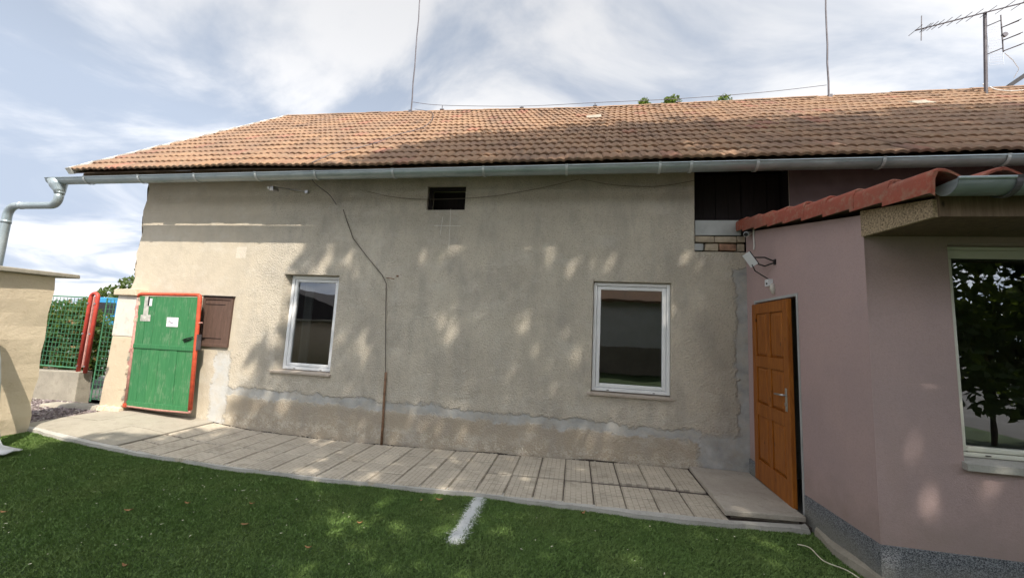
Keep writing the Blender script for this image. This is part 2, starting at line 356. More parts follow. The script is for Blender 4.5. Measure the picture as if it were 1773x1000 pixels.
MT['palebrick'] = material('mortared_brick', base=(0.42, 0.35, 0.26), rough=0.95, vary=0.3, vscale=11, bump=0.6, bscale=40)
MT['greyboard'] = material('grey_board', base=(0.40, 0.41, 0.40), rough=0.9, vary=0.15, vscale=5)
MT['mortar'] = material('pale_verge_mortar', base=(0.58, 0.54, 0.47), rough=0.95, vary=0.25, vscale=12, bump=0.5)
MT['dryleaf'] = material('dry_leaf', base=(0.30, 0.16, 0.07), rough=0.8, vary=0.5, vscale=30)
MT['litter'] = material('pale_litter', base=(0.62, 0.58, 0.44), rough=0.8, vary=0.3, vscale=30)
MT['curtain'] = material('pale_curtain', base=(0.50, 0.50, 0.48), rough=0.9, vary=0.1)
MT['whitewall'] = material('white_house_paint', base=(0.72, 0.72, 0.70), rough=0.9, vary=0.08)
MT['interior'] = material('dim_room_paint', base=(0.30, 0.28, 0.26), rough=0.9, vary=0.08)
MT['darkroof'] = material('dark_eave_board', base=(0.05, 0.045, 0.045), rough=0.8, vary=0.2)
MT['redwall'] = material('red_brick_wall', base=(0.42, 0.13, 0.07), rough=0.9, vary=0.2, vscale=6)


# ------------------------------------------------------------------ mesh helpers
class MB:
    def __init__(s): s.v = []; s.f = []
    def add(s, vs, fs):
        o = len(s.v); s.v += [tuple(p) for p in vs]; s.f += [tuple(i+o for i in f) for f in fs]; return s
    def hexa(s, p):      # 8 points: bottom 4 ccw, top 4 ccw
        return s.add(p, [(3, 2, 1, 0), (4, 5, 6, 7), (0, 1, 5, 4), (1, 2, 6, 5), (2, 3, 7, 6), (3, 0, 4, 7)])
    def box(s, x0, x1, y0, y1, z0, z1):
        return s.hexa([(x0, y0, z0), (x1, y0, z0), (x1, y1, z0), (x0, y1, z0), (x0, y0, z1), (x1, y0, z1), (x1, y1, z1), (x0, y1, z1)])
    def quad(s, a, b, c, d): return s.add([a, b, c, d], [(0, 1, 2, 3)])
    def tube(s, pts, r, n=8, cap=True):
        pts = [Vector(p) for p in pts]; rs = r if isinstance(r, (list, tuple)) else [r]*len(pts)
        o = len(s.v); prev = None
        for i, p in enumerate(pts):
            a = pts[max(i-1, 0)]; b = pts[min(i+1, len(pts)-1)]; t = (b-a).normalized()
            if prev is None:
                x = t.orthogonal().normalized()
            else:
                x = prev - t*prev.dot(t); x.normalize()
            prev = x; y = t.cross(x)
            for k in range(n):
                an = 2*math.pi*k/n; q = p + (x*math.cos(an) + y*math.sin(an))*rs[i]; s.v.append(tuple(q))
        for i in range(len(pts)-1):
            for k in range(n):
                s.f.append((o+i*n+k, o+i*n+(k+1) % n, o+(i+1)*n+(k+1) % n, o+(i+1)*n+k))
        if cap:
            s.f.append(tuple(o+k for k in range(n))[::-1]); s.f.append(tuple(o+(len(pts)-1)*n+k for k in range(n)))
        return s
    def build(s, name, mat, parent=None, smooth=False, bevel=0.0):
        me = bpy.data.meshes.new(name); me.from_pydata(s.v, [], s.f); me.materials.append(MT[mat])
        if smooth: me.polygons.foreach_set('use_smooth', [True]*len(me.polygons))
        return link(name, me, parent, bevel)


def link(name, me, parent=None, bevel=0.0):
    o = bpy.data.objects.new(name, me); col.objects.link(o)
    if bevel:
        mod = o.modifiers.new('bevel', 'BEVEL'); mod.width = bevel; mod.segments = 2; mod.limit_method = 'ANGLE'
    if parent is not None: adopt(o, parent)
    return o


def origin_of(p):
    q = Vector(p.location)
    while p.parent is not None:
        p = p.parent
    return Vector(p.location)


def adopt(o, parent):
    o.parent = parent
    if parent.parent is None: o.matrix_parent_inverse = Matrix.Translation(-Vector(parent.location))
    # a part of a part: the part sits at the world origin of coordinates, nothing to undo


def tag(o, label=None, cat=None, group=None, kind=None):
    if label: o['label'] = label
    if cat: o['category'] = cat
    if group: o['group'] = group
    if kind: o['kind'] = kind
    return o


def thing(name, label, cat, loc, group=None):
    o = bpy.data.objects.new(name, None); col.objects.link(o); o.location = loc; o.empty_display_size = 0.2
    return tag(o, label, cat, group)


def np_mesh(name, V, F, mat, parent=None):
    me = bpy.data.meshes.new(name); k = F.shape[1]
    me.vertices.add(len(V)); me.vertices.foreach_set('co', V.astype(np.float32).ravel())
    me.loops.add(F.size); me.loops.foreach_set('vertex_index', F.astype(np.int32).ravel())
    me.polygons.add(len(F)); me.polygons.foreach_set('loop_start', np.arange(0, F.size, k, dtype=np.int32))
    me.polygons.foreach_set('loop_total', np.full(len(F), k, dtype=np.int32))
    me.update(calc_edges=True); me.materials.append(MT[mat])
    return link(name, me, parent)


def leaves(name, centres, size, mat, parent=None, flat=0.0):
    """leaf-shaped quads at the given centres, random attitude"""
    n = len(centres); C = np.asarray(centres)
    a = rng.normal(size=(n, 3)); a[:, 2] *= (1-flat); a /= np.linalg.norm(a, axis=1)[:, None]
    b = rng.normal(size=(n, 3)); b -= a*(a*b).sum(1)[:, None]; b /= np.linalg.norm(b, axis=1)[:, None]
    c = np.cross(a, b)
    s = size*rng.uniform(0.65, 1.3, n)[:, None]
    V = np.stack([C-a*s, C+b*s*0.5+c*s*0.12, C+a*s, C-b*s*0.5+c*s*0.12], 1).reshape(-1, 3)
    return np_mesh(name, V, np.arange(4*n).reshape(-1, 4), mat, parent)


def blob_points(clumps, n, shell=0.5):
    """points in a union of ellipsoid clumps (x,y,z,rx,ry,rz), denser toward their shells"""
    cl = np.array(clumps); wgt = (cl[:, 3]*cl[:, 4]*cl[:, 5])**0.8; idx = rng.choice(len(cl), n, p=wgt/wgt.sum())
    d = rng.normal(size=(n, 3)); d /= np.linalg.norm(d, axis=1)[:, None]
    rad = rng.uniform(0, 1, n)**(1/3)*(1-shell) + shell*rng.uniform(0.75, 1.08, n)
    return cl[idx, :3] + d*cl[idx, 3:]*rad[:, None]


ZX = [-12, -7, -6, -5, -4, -2.6, -0.7, 0.8, 1.55, 4]; ZV = [0.04, 0.04, 0, -0.09, -0.11, -0.10, -0.05, -0.005, 0.0, 0.0]
def zp(x): return float(np.interp(x, ZX, ZV))
YW = 5.35

# ------------------------------------------------------------------ ground
g = MB(); g.quad((-600, -600, -0.22), (600, -600, -0.22), (600, 600, -0.22), (-600, 600, -0.22))
tag(g.build('ground', 'asphalt'), kind='structure')
st = MB(); st.quad((-60, 5.95, -0.05), (-7.9, 5.95, -0.05), (-7.9, 60, -0.05), (-60, 60, -0.05))
tag(st.build('street', 'asphalt'), kind='structure')
lawn = MB(); xs = np.linspace(-7.13, 9, 60); LOW = 0.055
for i in range(len(xs)-1):
    a, b_ = xs[i], xs[i+1]
    lawn.quad((a, -9, zp(a)-LOW), (b_, -9, zp(b_)-LOW), (b_, 4.3, zp(b_)-LOW), (a, 4.3, zp(a)-LOW))
lawn_o = tag(lawn.build('lawn', 'turf'), kind='structure')

# grass blades: artificial turf, short pile leaning one way
def turf(name, pts, mat, parent=None, hmin=0.010, hmax=0.020, wd=0.0042, flat=1.0, lift=0.0):
    n = len(pts); x, y = pts[:, 0], pts[:, 1]
    z = np.interp(x, ZX, ZV) - LOW
    B = np.stack([x, y, z], 1); an = rng.uniform(0, math.pi, n); h = rng.uniform(hmin, hmax, n)
    lean = (rng.normal(0, 0.5, (n, 2)) + np.array([0.35, -0.25]))*flat; z += lift
    sd = np.stack([np.cos(an), np.sin(an), np.zeros(n)], 1)*wd
    T = B + np.stack([lean[:, 0]*h, lean[:, 1]*h, h/(flat**1.2)], 1)
    V = np.stack([B-sd, B+sd, T], 1).reshape(-1, 3)
    return np_mesh(name, V, np.arange(3*n).reshape(-1, 3), mat, parent)


def edge_y(x): return np.interp(x, [-7.2, -5.9, -5, -0.9, 0.07, 0.6, 1.4, 2.2], [4.08, 3.97, 4.06, 4.05, 3.98, 3.93, 3.93, 4.05])
N = 620000
px = rng.uniform(-7.1, 2.17, N); py = 0.9 + 3.2*rng.uniform(0, 1, N)**0.8
keep = (py < edge_y(px)+0.01) & (py > 2.0 + 0.25*(px+3.57) - 0.9)
clump = 0.5 + 0.5*np.sin(px*23+np.sin(py*17)*2)*np.sin(py*29+np.sin(px*13)*2)
keep &= rng.uniform(0, 1, N) < 0.72 + 0.28*clump
px, py = px[keep], py[keep]
# ragged white line, ten centimetres wide
lc = -0.935 + 0.0*(py-3.2)
ln = (np.abs(px-lc) < 0.038 + 0.008*np.sin(py*31) + rng.normal(0, 0.008, len(px))) & (py > 3.2 + rng.normal(0, 0.02, len(px)))
tag(turf('grass', np.stack([px[~ln], py[~ln]], 1), 'blade'), 'short green artificial turf in front of the slab path', 'grass', kind='stuff')
lp = np.stack([rng.uniform(-0.975, -0.895, 16000), rng.uniform(3.2, 4.06, 16000)], 1)
lp[:, 0] += rng.normal(0, 0.005, 16000)
lm = turf('line_marking', np.concatenate([lp, np.stack([px[ln], py[ln]], 1)]), 'whiteblade', None, 0.016, 0.026, 0.006, 2.2, 0.014)
tag(lm, 'short white painted line on the green turf meeting the path', 'line marking')

# ------------------------------------------------------------------ slab path
bed = MB()
xs = np.linspace(-7.45, 2.19, 50)
for i in range(len(xs)-1):
    a, b_ = xs[i], xs[i+1]; ya, yb = edge_y(a)+0.045, edge_y(b_)+0.045; za, zb = zp(a)-0.022, zp(b_)-0.022
    bed.hexa([(a, ya, za-0.12), (b_, yb, zb-0.12), (b_, 5.5, zb-0.12), (a, 5.5, za-0.12), (a, ya, za), (b_, yb, zb), (b_, 5.5, zb), (a, 5.5, za)])
path = tag(bed.build('pavement', 'soil'), kind='structure')
m = MB(); xs = np.linspace(-7.45, 2.12, 70)
for i in range(69):
    a, b_ = xs[i], xs[i+1]; wa, wb = .012*math.sin(a*5.1)+.008*math.sin(a*17), .012*math.sin(b_*5.1)+.008*math.sin(b_*17)
    m.hexa([(a, edge_y(a)-.015+wa, zp(a)-.14), (b_, edge_y(b_)-.015+wb, zp(b_)-.14), (b_, edge_y(b_)+.055, zp(b_)-.14), (a, edge_y(a)+.055, zp(a)-.14), (a, edge_y(a)-.005+wa, zp(a)-.012), (b_, edge_y(b_)-.005+wb, zp(b_)-.012), (b_, edge_y(b_)+.055, zp(b_)-.003), (a, edge_y(a)+.055, zp(a)-.003)])
m.build('kerb_edge', 'kerbc', path)
P0 = 0.306
nb = 0
def slab_mesh(w_, l_):
    m = MB(); c = 0.006; h = 0.045
    xa, ya = w_/2, l_/2
    m.add([(-xa, -ya, -h), (xa, -ya, -h), (xa, ya, -h), (-xa, ya, -h), (-xa, -ya, -c), (xa, -ya, -c), (xa, ya, -c), (-xa, ya, -c),
           (-xa+c, -ya+c, 0), (xa-c, -ya+c, 0), (xa-c, ya-c, 0), (-xa+c, ya-c, 0)],
          [(3, 2, 1, 0), (0, 1, 5, 4), (1, 2, 6, 5), (2, 3, 7, 6), (3, 0, 4, 7), (4, 5, 9, 8), (5, 6, 10, 9), (6, 7, 11, 10), (7, 4, 8, 11), (8, 9, 10, 11)])
    me = bpy.data.meshes.new('paving_slab'); me.from_pydata(m.v, [], m.f); me.materials.append(MT['slab']); return me
sm_f = slab_mesh(0.295, 0.545); sm_b = slab_mesh(0.295, 0.69); sm_r = slab_mesh(0.295, 0.336); sm_q = slab_mesh(0.295, 0.265)
x = 1.302
while x > -5.6:
    for k in range(2):
        pieces = [(sm_f, 4.335)] if k == 0 else [(sm_b, 4.975)]
        if random.random() < 0.6: pieces = [(sm_q, 4.335-0.141), (sm_q, 4.335+0.141)] if k == 0 else [(sm_r, 4.975-.178), (sm_r, 4.975+.178)]
        for me, yc in pieces:
            if k == 0: yc += (edge_y(x)-4.05)*0.6
            o = link('paving_slab', me, path)
            o.location = (x + random.uniform(-.002, .002), yc + random.uniform(-.003, .003), zp(x) + random.uniform(-.003, .004))
            o.rotation_euler = (random.uniform(-.006, .006), math.atan2(zp(x-.15)-zp(x+.15), .3) + random.uniform(-.006, .006), random.uniform(-.006, .006))
    x -= P0
# poured apron toward the gate, cut by joints
for (xa, xb) in ((-7.42, -6.83), (-6.82, -6.23), (-6.22, -5.62)):
    for row in range(2):
        m = MB(); nn = 5; h = random.uniform(-.004, .002)
        for i in range(nn):
            a = xa+(xb-xa)*i/nn; b_ = xa+(xb-xa)*(i+1)/nn
            y0a, y0b = (edge_y(a)+.05, edge_y(b_)+.05) if row == 0 else (4.645, 4.645); y1 = 4.635 if row == 0 else 5.34
            m.hexa([(a, y0a, zp(a)-.05), (b_, y0b, zp(b_)-.05), (b_, y1, zp(b_)-.05), (a, y1, zp(a)-.05), (a, y0a, zp(a)+h), (b_, y0b, zp(b_)+h), (b_, y1, zp(b_)+h), (a, y1, zp(a)+h)])
        m.build('concrete_panel', 'concrete', path)
# loose mortar and grit along the foot of the wall
m = MB()
for i in range(150):
    x = random.uniform(-5.5, 1.4); y = 5.342 - abs(random.gauss(0, 0.015)); s = random.uniform(.004, .012); z = zp(x)-.004
    m.hexa([(x-s, y-s, z), (x+s*1.4, y-s*.7, z), (x+s, y+s, z), (x-s*.8, y+s, z), (x-s*.5, y-s*.5, z+s), (x+s*.6, y-s*.4, z+s*.8), (x+s*.5, y+s*.5, z+s*.9), (x-s*.4, y+s*.6, z+s*.7)])
tag(m.build('mortar_crumbs', 'dark_conc', path), kind='stuff')

# door step slab
step = thing('door_step', 'long concrete slab step lying in front of the orange wooden door', 'step', (1.8, 4.7, 0))
m = MB(); m.hexa([(1.42, 4.02, 0.02), (2.13, 4.08, 0.02), (2.165, 5.34, -0.012), (1.47, 5.34, -0.012), (1.42, 4.02, 0.068), (2.13, 4.08, 0.068), (2.165, 5.34, 0.036), (1.47, 5.34, 0.036)])
m.build('slab', 'stepc', step, bevel=0.008)
m = MB(); m.hexa([(1.50, 4.10, -0.09), (2.10, 4.14, -0.09), (2.12, 5.33, -0.09), (1.55, 5.33, -0.09), (1.50, 4.10, 0.019), (2.10, 4.14, 0.019), (2.12, 5.33, -0.013), (1.55, 5.33, -0.013)])
m.build('rubble_base', 'dark_conc', step)
m = MB()
for (x, y, s) in ((2.09, 4.05, .05), (1.98, 4.06, .03), (1.45, 3.98, .03)):
    m.hexa([(x-s, y-s, -.06), (x+s, y-s*.6, -.06), (x+s*.8, y+s, -.06), (x-s, y+s*.8, -.06), (x-s*.6, y-s*.5, -.06+s*1.4), (x+s*.6, y-s*.4, -.06+s*1.2), (x+s*.5, y+s*.5, -.06+s*1.5), (x-s*.6, y+s*.5, -.06+s)])
m.build('mortar_lump', 'kerbc', step)

# ------------------------------------------------------------------ the old house
house = thing('house', 'long old house with rough beige render and orange tiled roof', 'house', (-2.7, 7, 0))
X0, X1 = -7.6, 12.0
WIN = [(-4.66, -3.68, 0.815, 2.36), (0.225, 1.255, 0.84, 2.375)]
VENT = (-2.325, -1.71, 3.41, 3.79); NICHE = (1.55, 2.72, 2.81, 3.96); HATCH = (-6.10, -5.525, 1.135, 1.945)
TOP = 4.12
holes = WIN + [VENT, NICHE]
bx = sorted(set([X0, 2.18, X1] + [h[0] for h in holes] + [h[1] for h in holes] + list(np.arange(-7.3, 2.0, 0.42))))
bz = sorted(set([0.1, TOP] + [h[2] for h in holes] + [h[3] for h in holes] + list(np.arange(0.25, 4.1, 0.2))))
m = MB(); vid = {}
def wv(i, j):
    if (i, j) not in vid:
        x, z = bx[i], bz[j]
        if j == 0: z = zp(x) - 0.004 + 0.018*math.sin(x*7.3)*math.sin(x*3.1+1)
        if i == 0: x += 0.022*math.sin(z*9.0) + 0.02*math.sin(z*23+1) - 0.004*z
        vid[(i, j)] = len(m.v); m.v.append((x, YW, z))
    return vid[(i, j)]
for i in range(len(bx)-1):
    for j in range(len(bz)-1):
        cx, cz = (bx[i]+bx[i+1])/2, (bz[j]+bz[j+1])/2
        if any(h[0] < cx < h[1] and h[2] < cz < h[3] for h in holes): continue
        m.f.append((wv(i, j), wv(i+1, j), wv(i+1, j+1), wv(i, j+1)))
wall = m.build('wall', 'wall', house)
m = MB()    # gable wall, back wall, foot, inner lining and loft floor keep the rooms dark
nz = 24
for k in range(nz):
    za, zb = 0.0+4.1*k/nz, 0.0+4.1*(k+1)/nz
    fa = lambda z: X0 + 0.022*math.sin(z*9.0)+0.02*math.sin(z*23+1)-0.004*z
    m.quad((fa(za), 12.3, za-.1), (fa(za), YW, za-.1), (fa(zb), YW, zb-.1), (fa(zb), 12.3, zb-.1))
m.add([(X0, 5.35, 3.9), (X0, 12.3, 3.9), (X0, 8.85, 6.9)], [(2, 1, 0)])
m.quad((X1, 12.3, -.2), (X0, 12.3, -.2), (X0, 12.3, 4.1), (X1, 12.3, 4.1))
m.quad((X1, 5.35, -.2), (X1, 12.3, -.2), (X1, 12.3, 4.1), (X1, 5.35, 4.1))
m.add([(X1, 5.35, 4.1), (X1, 12.3, 4.1), (X1, 8.85, 6.9)], [(0, 1, 2)])
m.build('outer_wall', 'cream', house)
m = MB()
m.quad((X0, 5.80, 2.65), (X1, 5.80, 2.65), (X1, 12.2, 2.65), (X0, 12.2, 2.65)); m.quad((X0, 5.80, 0), (X1, 5.80, 0), (X1, 12.2, 0), (X0, 12.2, 0))
m.quad((X0+.3, 9, 0), (X1, 9, 0), (X1, 9, 2.65), (X0+.3, 9, 2.65)); m.quad((-1.5, 5.8, 0), (-1.5, 9, 0), (-1.5, 9, 2.65), (-1.5, 5.8, 2.65))
for (a, b_, c, d_) in WIN:   # deep inner reveals
    m.quad((a+.02, 5.53, c), (a+.02, 5.80, c), (a+.02, 5.80, d_), (a+.02, 5.53, d_)); m.quad((b_-.02, 5.53, c), (b_-.02, 5.80, c), (b_-.02, 5.80, d_), (b_-.02, 5.53, d_))
    m.quad((a, 5.53, d_-.02), (b_, 5.53, d_-.02), (b_, 5.8, d_-.02), (a, 5.8, d_-.02)); m.quad((a, 5.53, c+.02), (b_, 5.53, c+.02), (b_, 5.8, c+.02), (a, 5.8, c+.02))
    m.quad((a-2, 5.8, 0), (a+.02, 5.8, 0), (a+.02, 5.8, 2.65), (a-2, 5.8, 2.65)); m.quad((b_-.02, 5.8, 0), (b_+1.5, 5.8, 0), (b_+1.5, 5.8, 2.65), (b_-.02, 5.8, 2.65))
    m.quad((a+.02, 5.8, 0), (b_-.02, 5.8, 0), (b_-.02, 5.8, c), (a+.02, 5.8, c)); m.quad((a+.02, 5.8, d_), (b_-.02, 5.8, d_), (b_-.02, 5.8, 2.65), (a+.02, 5.8, 2.65))
m.build('room_lining', 'interior', house)
m = MB()   # dark recess behind the cracked foot of the wall
m.quad((X0, 5.37, -.2), (2.2, 5.37, -.2), (2.2, 5.37, .3), (X0, 5.37, .3)); m.build('footing', 'soil', house)


def window(root, a, b_, c, d_, yw, rec, splay, fmat, fr=0.062, sash=0.05, rv='wall', sillh=0.04, sill_out=0.03, rmat=True):
    """a, b: outer opening in x; frame sits rec behind the wall face"""
    a2, b2 = a+splay, b_-splay*0.3
    rvm = MB(); yb = yw+rec
    if rmat:
        rvm.quad((a, yw, c), (a2, yb+.05, c), (a2, yb+.05, d_-.01), (a, yw, d_)); rvm.quad((b2, yb+.05, c), (b_, yw, c), (b_, yw, d_), (b2, yb+.05, d_-.01))
        rvm.quad((a, yw, d_), (a2, yb+.05, d_-.01), (b2, yb+.05, d_-.01), (b_, yw, d_)); rvm.quad((a, yw, c), (b_, yw, c), (b2, yb+.05, c), (a2, yb+.05, c))
    w_ = rvm.build('window', rv, root)
    f = MB(); z0, z1 = c+sillh, d_-.012
    f.box(a2, a2+fr, yb, yb+.07, z0, z1); f.box(b2-fr, b2, yb, yb+.07, z0, z1)
    f.box(a2+fr, b2-fr, yb+.002, yb+.07, z1-fr, z1); f.box(a2+fr, b2-fr, yb+.002, yb+.07, z0, z0+fr)
    f.build('frame', fmat, w_, bevel=0.006)
    s = MB(); i0, i1, j0, j1 = a2+fr+.004, b2-fr-.004, z0+fr+.004, z1-fr-.004; ys = yb+.012
    s.box(i0, i0+sash, ys, ys+.06, j0, j1); s.box(i1-sash, i1, ys, ys+.06, j0, j1)
    s.box(i0+sash, i1-sash, ys+.002, ys+.06, j1-sash, j1); s.box(i0+sash, i1-sash, ys+.002, ys+.06, j0, j0+sash)
    s.build('sash', fmat, w_, bevel=0.008)
    g_ = MB(); g_.quad((i0+sash, ys+.03, j0+sash), (i1-sash, ys+.03, j0+sash), (i1-sash, ys+.03, j1-sash), (i0+sash, ys+.03, j1-sash)); g_.build('pane', 'glass', w_)
    dg = MB()
    for xx in (i0+sash+.1, i1-sash-.12): dg.box(xx, xx+.03, yb-.004, yb+.002, z0+.012, z0+.02)
    dg.build('drain_slot', 'cable', w_)
    return w_, (i0+sash, i1-sash, j0+sash, j1-sash, ys)


w1, in1 = window(house, *WIN[0], YW, 0.095, 0.075, 'upvc', fr=0.05, sash=0.045)
w2, in2 = window(house, *WIN[1], YW, 0.05, 0.012, 'upvc', fr=0.045, sash=0.05)
for (wo, (a, b_, c, d_)) in ((w1, WIN[0]), (w2, WIN[1])):
    m = MB(); m.hexa([(a-.05, YW-.035, c-.012), (b_+.02, YW-.035, c-.012), (b_+.02, YW+.16, c+.0), (a-.05, YW+.16, c+.0), (a-.05, YW-.035, c+.016), (b_+.02, YW-.035, c+.016), (b_+.02, YW+.16, c+.034), (a-.05, YW+.16, c+.034)])
    m.build('sill', 'sill', wo)
m = MB()   # curtain edge inside the left window
for k in range(14):
    xa = -4.46+.011*k; xb = xa+.011; ya = 5.62+.02*math.sin(k*1.9); yb = 5.62+.02*math.sin((k+1)*1.9)
    m.quad((xa, ya, .95), (xb, yb, .95), (xb, yb, 2.3), (xa, ya, 2.3))
m.build('curtain', 'curtain', w1)

# attic vent
a, b_, c, d_ = VENT
m = MB(); m.quad((a, YW, c), (a, YW+.3, c), (a, YW+.3, d_), (a, YW, d_)); m.quad((b_, YW+.3, c), (b_, YW, c), (b_, YW, d_), (b_, YW+.3, d_)); m.quad((a, YW, d_), (a, YW+.3, d_), (b_, YW+.3, d_), (b_, YW, d_)); m.quad((a, YW, c), (b_, YW, c), (b_, YW+.3, c), (a, YW+.3, c))
vent = m.build('vent_opening', 'wall', house)
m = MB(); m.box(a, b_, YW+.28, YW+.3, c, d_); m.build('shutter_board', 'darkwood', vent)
m = MB(); m.tube([(a, YW+.06, (c+d_)/2), (b_, YW+.06, (c+d_)/2+.01)], .007, 6); m.build('bar', 'cable', vent)
m = MB(); m.box(a+.01, a+.06, YW+.05, YW+.1, c, d_); m.box(a+.06, b_-.01, YW+.052, YW+.1, d_-.05, d_); m.build('vent_frame', 'darkwood', vent)

# boarded niche with exposed bricks beside the annex
a, b_, c, d_ = NICHE
m = MB(); m.quad((a, YW, c), (a, YW+.25, c), (a, YW+.25, d_), (a, YW, d_)); m.quad((a, YW, c), (b_, YW, c), (b_, YW+.25, c), (a, YW+.25, c)); m.quad((b_, YW+.25, c), (b_, YW, c), (b_, YW, d_), (b_, YW+.25, d_)); m.quad((a, YW+.25, c), (b_, YW+.25, c), (b_, YW+.25, d_), (a, YW+.25, d_))
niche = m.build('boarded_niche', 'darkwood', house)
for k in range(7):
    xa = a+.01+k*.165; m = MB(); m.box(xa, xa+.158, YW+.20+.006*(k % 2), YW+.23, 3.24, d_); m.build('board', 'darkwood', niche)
m = MB(); m.box(a+.015, 2.14, YW+.02, YW+.06, 3.045, 3.25); m.build('grey_panel', 'greyboard', niche)
bl = [(1.56, 1.80, 2.945, 3.03, 'palebrick'), (1.81, 2.08, 2.945, 3.03, 'palebrick'), (2.09, 2.185, 2.95, 3.03, 'palebrick'), (1.555, 1.67, 2.83, 2.925, 'greyboard'), (1.69, 1.86, 2.83, 2.925, 'palebrick'), (1.87, 2.07, 2.83, 2.925, 'brick'), (2.085, 2.18, 2.83, 2.92, 'palebrick')]
for (xa, xb, za, zb, mt) in bl:
    m = MB(); j = lambda: random.uniform(-.006, .006)
    m.hexa([(xa+j(), YW+.012+j(), za+j()), (xb+j(), YW+.012+j(), za+j()), (xb, YW+.12, za), (xa, YW+.12, za), (xa+j(), YW+.012+j(), zb+j()), (xb+j(), YW+.012+j(), zb+j()), (xb, YW+.12, zb), (xa, YW+.12, zb)])
    m.build('brick', mt, niche, bevel=0.006)

# dark mauve render on the stretch of wall above the annex roof
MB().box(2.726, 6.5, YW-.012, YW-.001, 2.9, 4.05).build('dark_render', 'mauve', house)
# brown hatch
a, b_, c, d_ = HATCH
hatch = MB().box(a, b_, YW-.022, YW+.01, c, d_).build('hatch', 'brownwood', house)
m = MB()
for (xa, xb, za, zb) in ((a, b_, d_-.045, d_), (a, b_, c, c+.05), (a, a+.05, c+.05, d_-.045), (b_-.05, b_, c+.05, d_-.045)): m.box(xa, xb, YW-.034, YW-.022, za, zb)
m.build('hatch_frame', 'brownwood', hatch, bevel=0.004)
m = MB()
for (xa, xb, za, zb) in ((a+.06, b_-.14, d_-.13, d_-.12), (a+.06, b_-.14, c+.13, c+.14)): m.box(xa, xb, YW-.026, YW-.020, za, zb)
m.build('hatch_moulding', 'darkwood', hatch)
m = MB(); m.box(a-.01, b_+.012, YW-.05, YW, d_+.002, d_+.02); m.build('hatch_drip', 'darkwood', hatch)

# ------------------------------------------------------------------ main roof
EX = [-8.6, -5.2, -3.2, 3.4, 12]; EZ = [3.95, 3.945, 3.893, 3.868, 3.87]
RX = [-8.3, -4.4, 0, 4, 12]; RZ = [7.28, 7.21, 7.07, 7.055, 7.06]
YE, YR = 4.868, 8.85
def rp(x, t, up=0.0):   # point on the front slope; t = 0 eave, 1 ridge
    ze, zr = np.interp(x, EX, EZ), np.interp(x, RX, RZ)
    n = Vector((0, -(zr-ze), YR-YE)).normalized()
    return Vector((x, YE+(YR-YE)*t, ze+(zr-ze)*t)) + n*up
def verge_x(t): return -8.62 + 0.42*t
m = MB(); xs = np.linspace(0, 1, 30)
for i in range(29):
    fa = lambda u, t: verge_x(t) + (X1+.3-verge_x(t))*u
    for k in range(4):
        t0, t1 = k/4, (k+1)/4
        m.quad(rp(fa(xs[i], t0), t0, -.02), rp(fa(xs[i+1], t0), t0, -.02), rp(fa(xs[i+1], t1), t1, -.02), rp(fa(xs[i], t1), t1, -.02))
    a, b_ = fa(xs[i], 1), fa(xs[i+1], 1); za, zb = np.interp(a, RX, RZ), np.interp(b_, RX, RZ)
    m.quad((a, YR, za), (b_, YR, zb), (b_, 12.9, 3.85), (a, 12.9, 3.85))
roof = m.build('roof', 'timber', house)
NC = 15; L = 5.07/NC; TW = 0.2465
def tile_mesh():
    n = 12; mb = MB(); ln = L+.06; th = .024
    prof = [(-TW/2+.001 + (TW-.002)*i/n, .028*abs(math.sin(2*math.pi*(i/n)*1.0 + .35))**0.75) for i in range(n+1)]
    # y runs up the slope; the nose is rounded down a little
    rows = [(0.0, -.010), (.012, 0.0), (ln, 0.0)]
    for (yy, dz) in rows:
        for (xx, zz) in prof: mb.v.append((xx, yy, zz+th+dz))
    for (xx, zz) in prof: mb.v.append((xx, 0.004, zz*.8-.010))
    k = n+1
    for r_ in range(2):
        for i in range(n): mb.f.append((r_*k+i, r_*k+i+1, (r_+1)*k+i+1, (r_+1)*k+i))
    for i in range(n): mb.f.append((3*k+i, 3*k+i+1, i+1, i))
    mb.f.append((3*k, 0, k, 2*k)); mb.f.append((3*k+n, 2*k+n, k+n, n))
    return mb
tm = tile_mesh(); tme = bpy.data.meshes.new('roof_tile'); tme.from_pydata(tm.v, [], tm.f); tme.materials.append(MT['tile'])
for p_ in tme.polygons: p_.use_smooth = p_.index < 24
tiles = []
for c in range(NC):
    t = c/NC; x = verge_x(t+.03)+TW/2+.02
    while x < X1+.2:
        p = rp(x, t, .004); q = rp(x, t+1/NC, .004); up = (q-p).normalized(); xd = (rp(x+.3, t)-rp(x-.3, t)).normalized()
        nrm = xd.cross(up).normalized(); xd = up.cross(nrm).normalized()
        tilt = Matrix.Rotation(-.075 + random.uniform(-.006, .006), 3, xd)      # nose lifted over the course below
        rz = Matrix.Rotation(random.gauss(0, .008), 3, nrm)
        R3 = rz @ tilt @ Matrix((xd, up, nrm)).transposed()
        M4 = R3.to_4x4(); M4.translation = p + nrm*(.024 + random.uniform(-.003, .006)) + xd*random.uniform(-.004, .004) + up*random.gauss(0, .006)
        tiles.append((M4, x, (p - Vector((0, 0, 1.62))).length)); x += TW
tiles.sort(key=lambda q: q[2] + (30 if (q[1] > 5.6 or q[1] < -8.9) else 0))
for (M4, x, dd) in tiles[:300]:
    o = link('roof_tile', tme, roof); o.matrix_basis = M4
tv = np.array(tm.v); V = []; F = []; off = 0
for (M4, x, dd) in tiles[300:]:
    A = np.array(M4); V.append(tv @ A[:3, :3].T + A[:3, 3]); F += [tuple(i+off for i in f) for f in tm.f]; off += len(tv)
me = bpy.data.meshes.new('roof_tile_field'); me.from_pydata(np.concatenate(V).tolist(), [], F); me.materials.append(MT['tile_i'])
tag(link('roof_tile_field', me, roof), kind='stuff')
